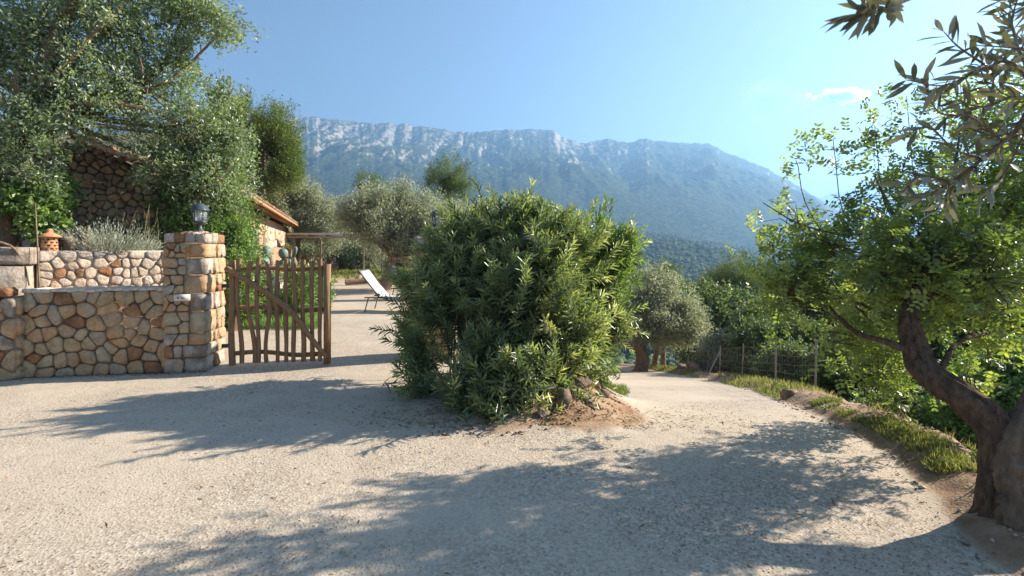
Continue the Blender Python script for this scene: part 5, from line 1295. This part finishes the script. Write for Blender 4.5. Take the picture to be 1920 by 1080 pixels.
# ------------------------------------------------------------------ cactus, red plant, edging stones behind the gate
def cactus():
    d = 12.5; q = P(540, 0, d); e = empty('prickly_pear', (q[0], d, 0.05), 'blue-green prickly pear cactus rising above the gate', 'cactus')
    pm_ = []
    V = []; F = []; n = 12
    for s_, w in ((0, -1), (1, 1)):
        for i in range(n):
            t_ = i/n*2*math.pi; rr = 0.11*(1-0.16*math.cos(t_)); V.append((rr*math.sin(t_), 0.012*w, 0.15-0.145*math.cos(t_)))
    V += [(0, -0.028, 0.16), (0, 0.028, 0.16)]
    F4 = [[i, (i+1) % n, n+(i+1) % n, n+i] for i in range(n)]; F3 = [[(i+1) % n, i, 2*n] for i in range(n)]+[[n+i, n+(i+1) % n, 2*n+1] for i in range(n)]
    me = mk_mesh('pad', np.array(V), [np.array(F4), np.array(F3)], None, True); me.materials.append(M['cactus'])
    r = random.Random(5); stack = []
    for x0 in (-0.28, 0.2): stack.append((Vector((x0, 0, 0)), r.uniform(-0.2, 0.2), 0))
    while stack:
        p, tilt, lv = stack.pop(); s_ = 1.55-0.13*lv
        o = link('pad', me, None, e, tuple(p)); o.scale = (s_, s_*1.5, s_); o.rotation_euler = (r.uniform(-0.25, 0.25), tilt, r.uniform(-0.9, 0.9))
        tipz = 0.285*s_
        if lv < 4:
            for k in range(1 if lv in (0, 2, 3) else 2):
                stack.append((p+Vector((math.sin(tilt)*tipz+r.uniform(-0.05, 0.05), r.uniform(-0.05, 0.05), math.cos(tilt)*tipz*0.93)), tilt*0.5+r.uniform(-0.55, 0.55), lv+1))
cactus()
q = P(592, 0, 14); spiky('red_leaved_plant', 'dark red spiky plant in the bed beyond the gate', 'plant', (q[0], 14, 0.75), 0.18, 0.75, 90, 0.10, 0.03, 'redleaf')
a = Acc(); a.lathe((0, 0, 0), [(0, 0), (0.17, 0), (0.22, 0.3), (0.27, 0.7), (0.29, 0.72), (0.29, 0.78), (0.25, 0.78), (0.24, 0.74), (0, 0.73)], 16); tag(link('plant_pot', a.mesh('plant_pot', smooth=False), M['terracotta'], None, (q[0], 14, 0.05)), 'terracotta pot under the dark red plant', 'pot')
for i, (px, d, r_m) in enumerate([(470, 12, .42), (515, 11.6, .62), (556, 11.4, .72), (590, 13.4, .5), (450, 10.6, .42)]):
    q = P(px, 560, d); x = q[0]
    tree('garden_shrub', ['leafy shrub against the house wall, first behind the gate hinge', 'rounded shrub in the bed behind the middle of the gate', 'low bright shrub in the bed near the cactus', 'small shrub at the far end of the bed', 'low shrub tight behind the hinge post'][i], 'shrub', (x, d, 0.03), [((x, d, r_m), (0.45, 0.35, r_m))], 'ivy' if i != 1 else 'yellowgreen', 260, 24, 0.10, 0.06, 0.03, trunk_r=0.02, group='shrubs in the bed behind the gate', twig_n=20)
# low dry-stone edging at the yard's far side
e = empty('stone_edging', (-10.3, 22.2, 0.15), 'low edging of rough stones along the far side of the yard', 'edging')
for i in range(26):
    o = link('stone', RM[i % 5], None, e, (i*0.42+random.uniform(-0.08, 0.08), random.uniform(-0.2, 0.2)+0.09*i, 0.10+random.uniform(-0.03, 0.05))); s_ = random.uniform(0.16, 0.27); o.scale = (s_*1.2, s_, s_); o.rotation_euler = (i, i*0.3, i*1.7)
# trunks lying: grey log beyond the gate
a = Acc().tube(spline([(-6.9, 21.2, 0.3), (-6.0, 21.6, 0.32), (-5.0, 21.4, 0.28)], 10), 0.13, 8, 0.2, 5); tag(link('log', a.mesh('log', smooth=True), M['bark_light']), 'grey fallen log lying on the far side of the yard', 'log')

# ------------------------------------------------------------------ cloud and air
def puffs(name, label, c, spread, n, rmin, rmax, dens, seed):
    r = np.random.default_rng(seed); a = Acc()
    for i in range(n):
        p = r.normal(size=3)*np.array(spread)*0.45; p[2] = abs(p[2])*0.9 if i % 3 else p[2]*0.3; rad = r.uniform(rmin, rmax)*(1-0.5*min(1, abs(p[0])/spread[0]))
        th = np.linspace(0, math.pi, 9); prof = np.c_[rad*np.sin(th), -rad*np.cos(th)*0.7]; a.lathe(np.asarray(c)+p, prof, 14)
    me = a.mesh(name, c, True)
    m, t, out = new_mat(name+'_vapour'); v = N(t, 'ShaderNodeVolumePrincipled'); v.inputs['Density'].default_value = dens; v.inputs['Color'].default_value = (1, 1, 1, 1); v.inputs['Anisotropy'].default_value = 0.72
    t.links.new(v.outputs[0], out.inputs['Volume'])
    o = link(name, me, m, None, tuple(c)); tag(o, label, kind='stuff')
HTOP = 640.0
puffs('faint_cloud', 'very thin pale veil of cloud above the ridge, left of the small white cloud', P(1455, 195, 3700), (300, 120, 120), 26, 70, 170, 0.00035, 9)
puffs('cloud', 'small white puffy cloud above the right end of the ridge', P(1577, 183, 3400), (170, 70, 45), 60, 28, 66, 0.014, 4)

def haze():
    x = 6000.0; z0, z1 = -90.0, HTOP
    a = Acc(); a.box((0, 1500, (z0+z1)/2), (2*x+3000, 2*x, z1-z0))
    m, t, out = new_mat('haze_air'); v = N(t, 'ShaderNodeVolumePrincipled')
    v.inputs['Color'].default_value = (0.30, 0.575, 0.97, 1); v.inputs['Density'].default_value = 0.00039; v.inputs['Anisotropy'].default_value = 0.38
    t.links.new(v.outputs[0], out.inputs['Volume'])
    tag(link('haze', a.mesh('haze'), m), 'blue summer haze filling the valley', kind='stuff')
haze()
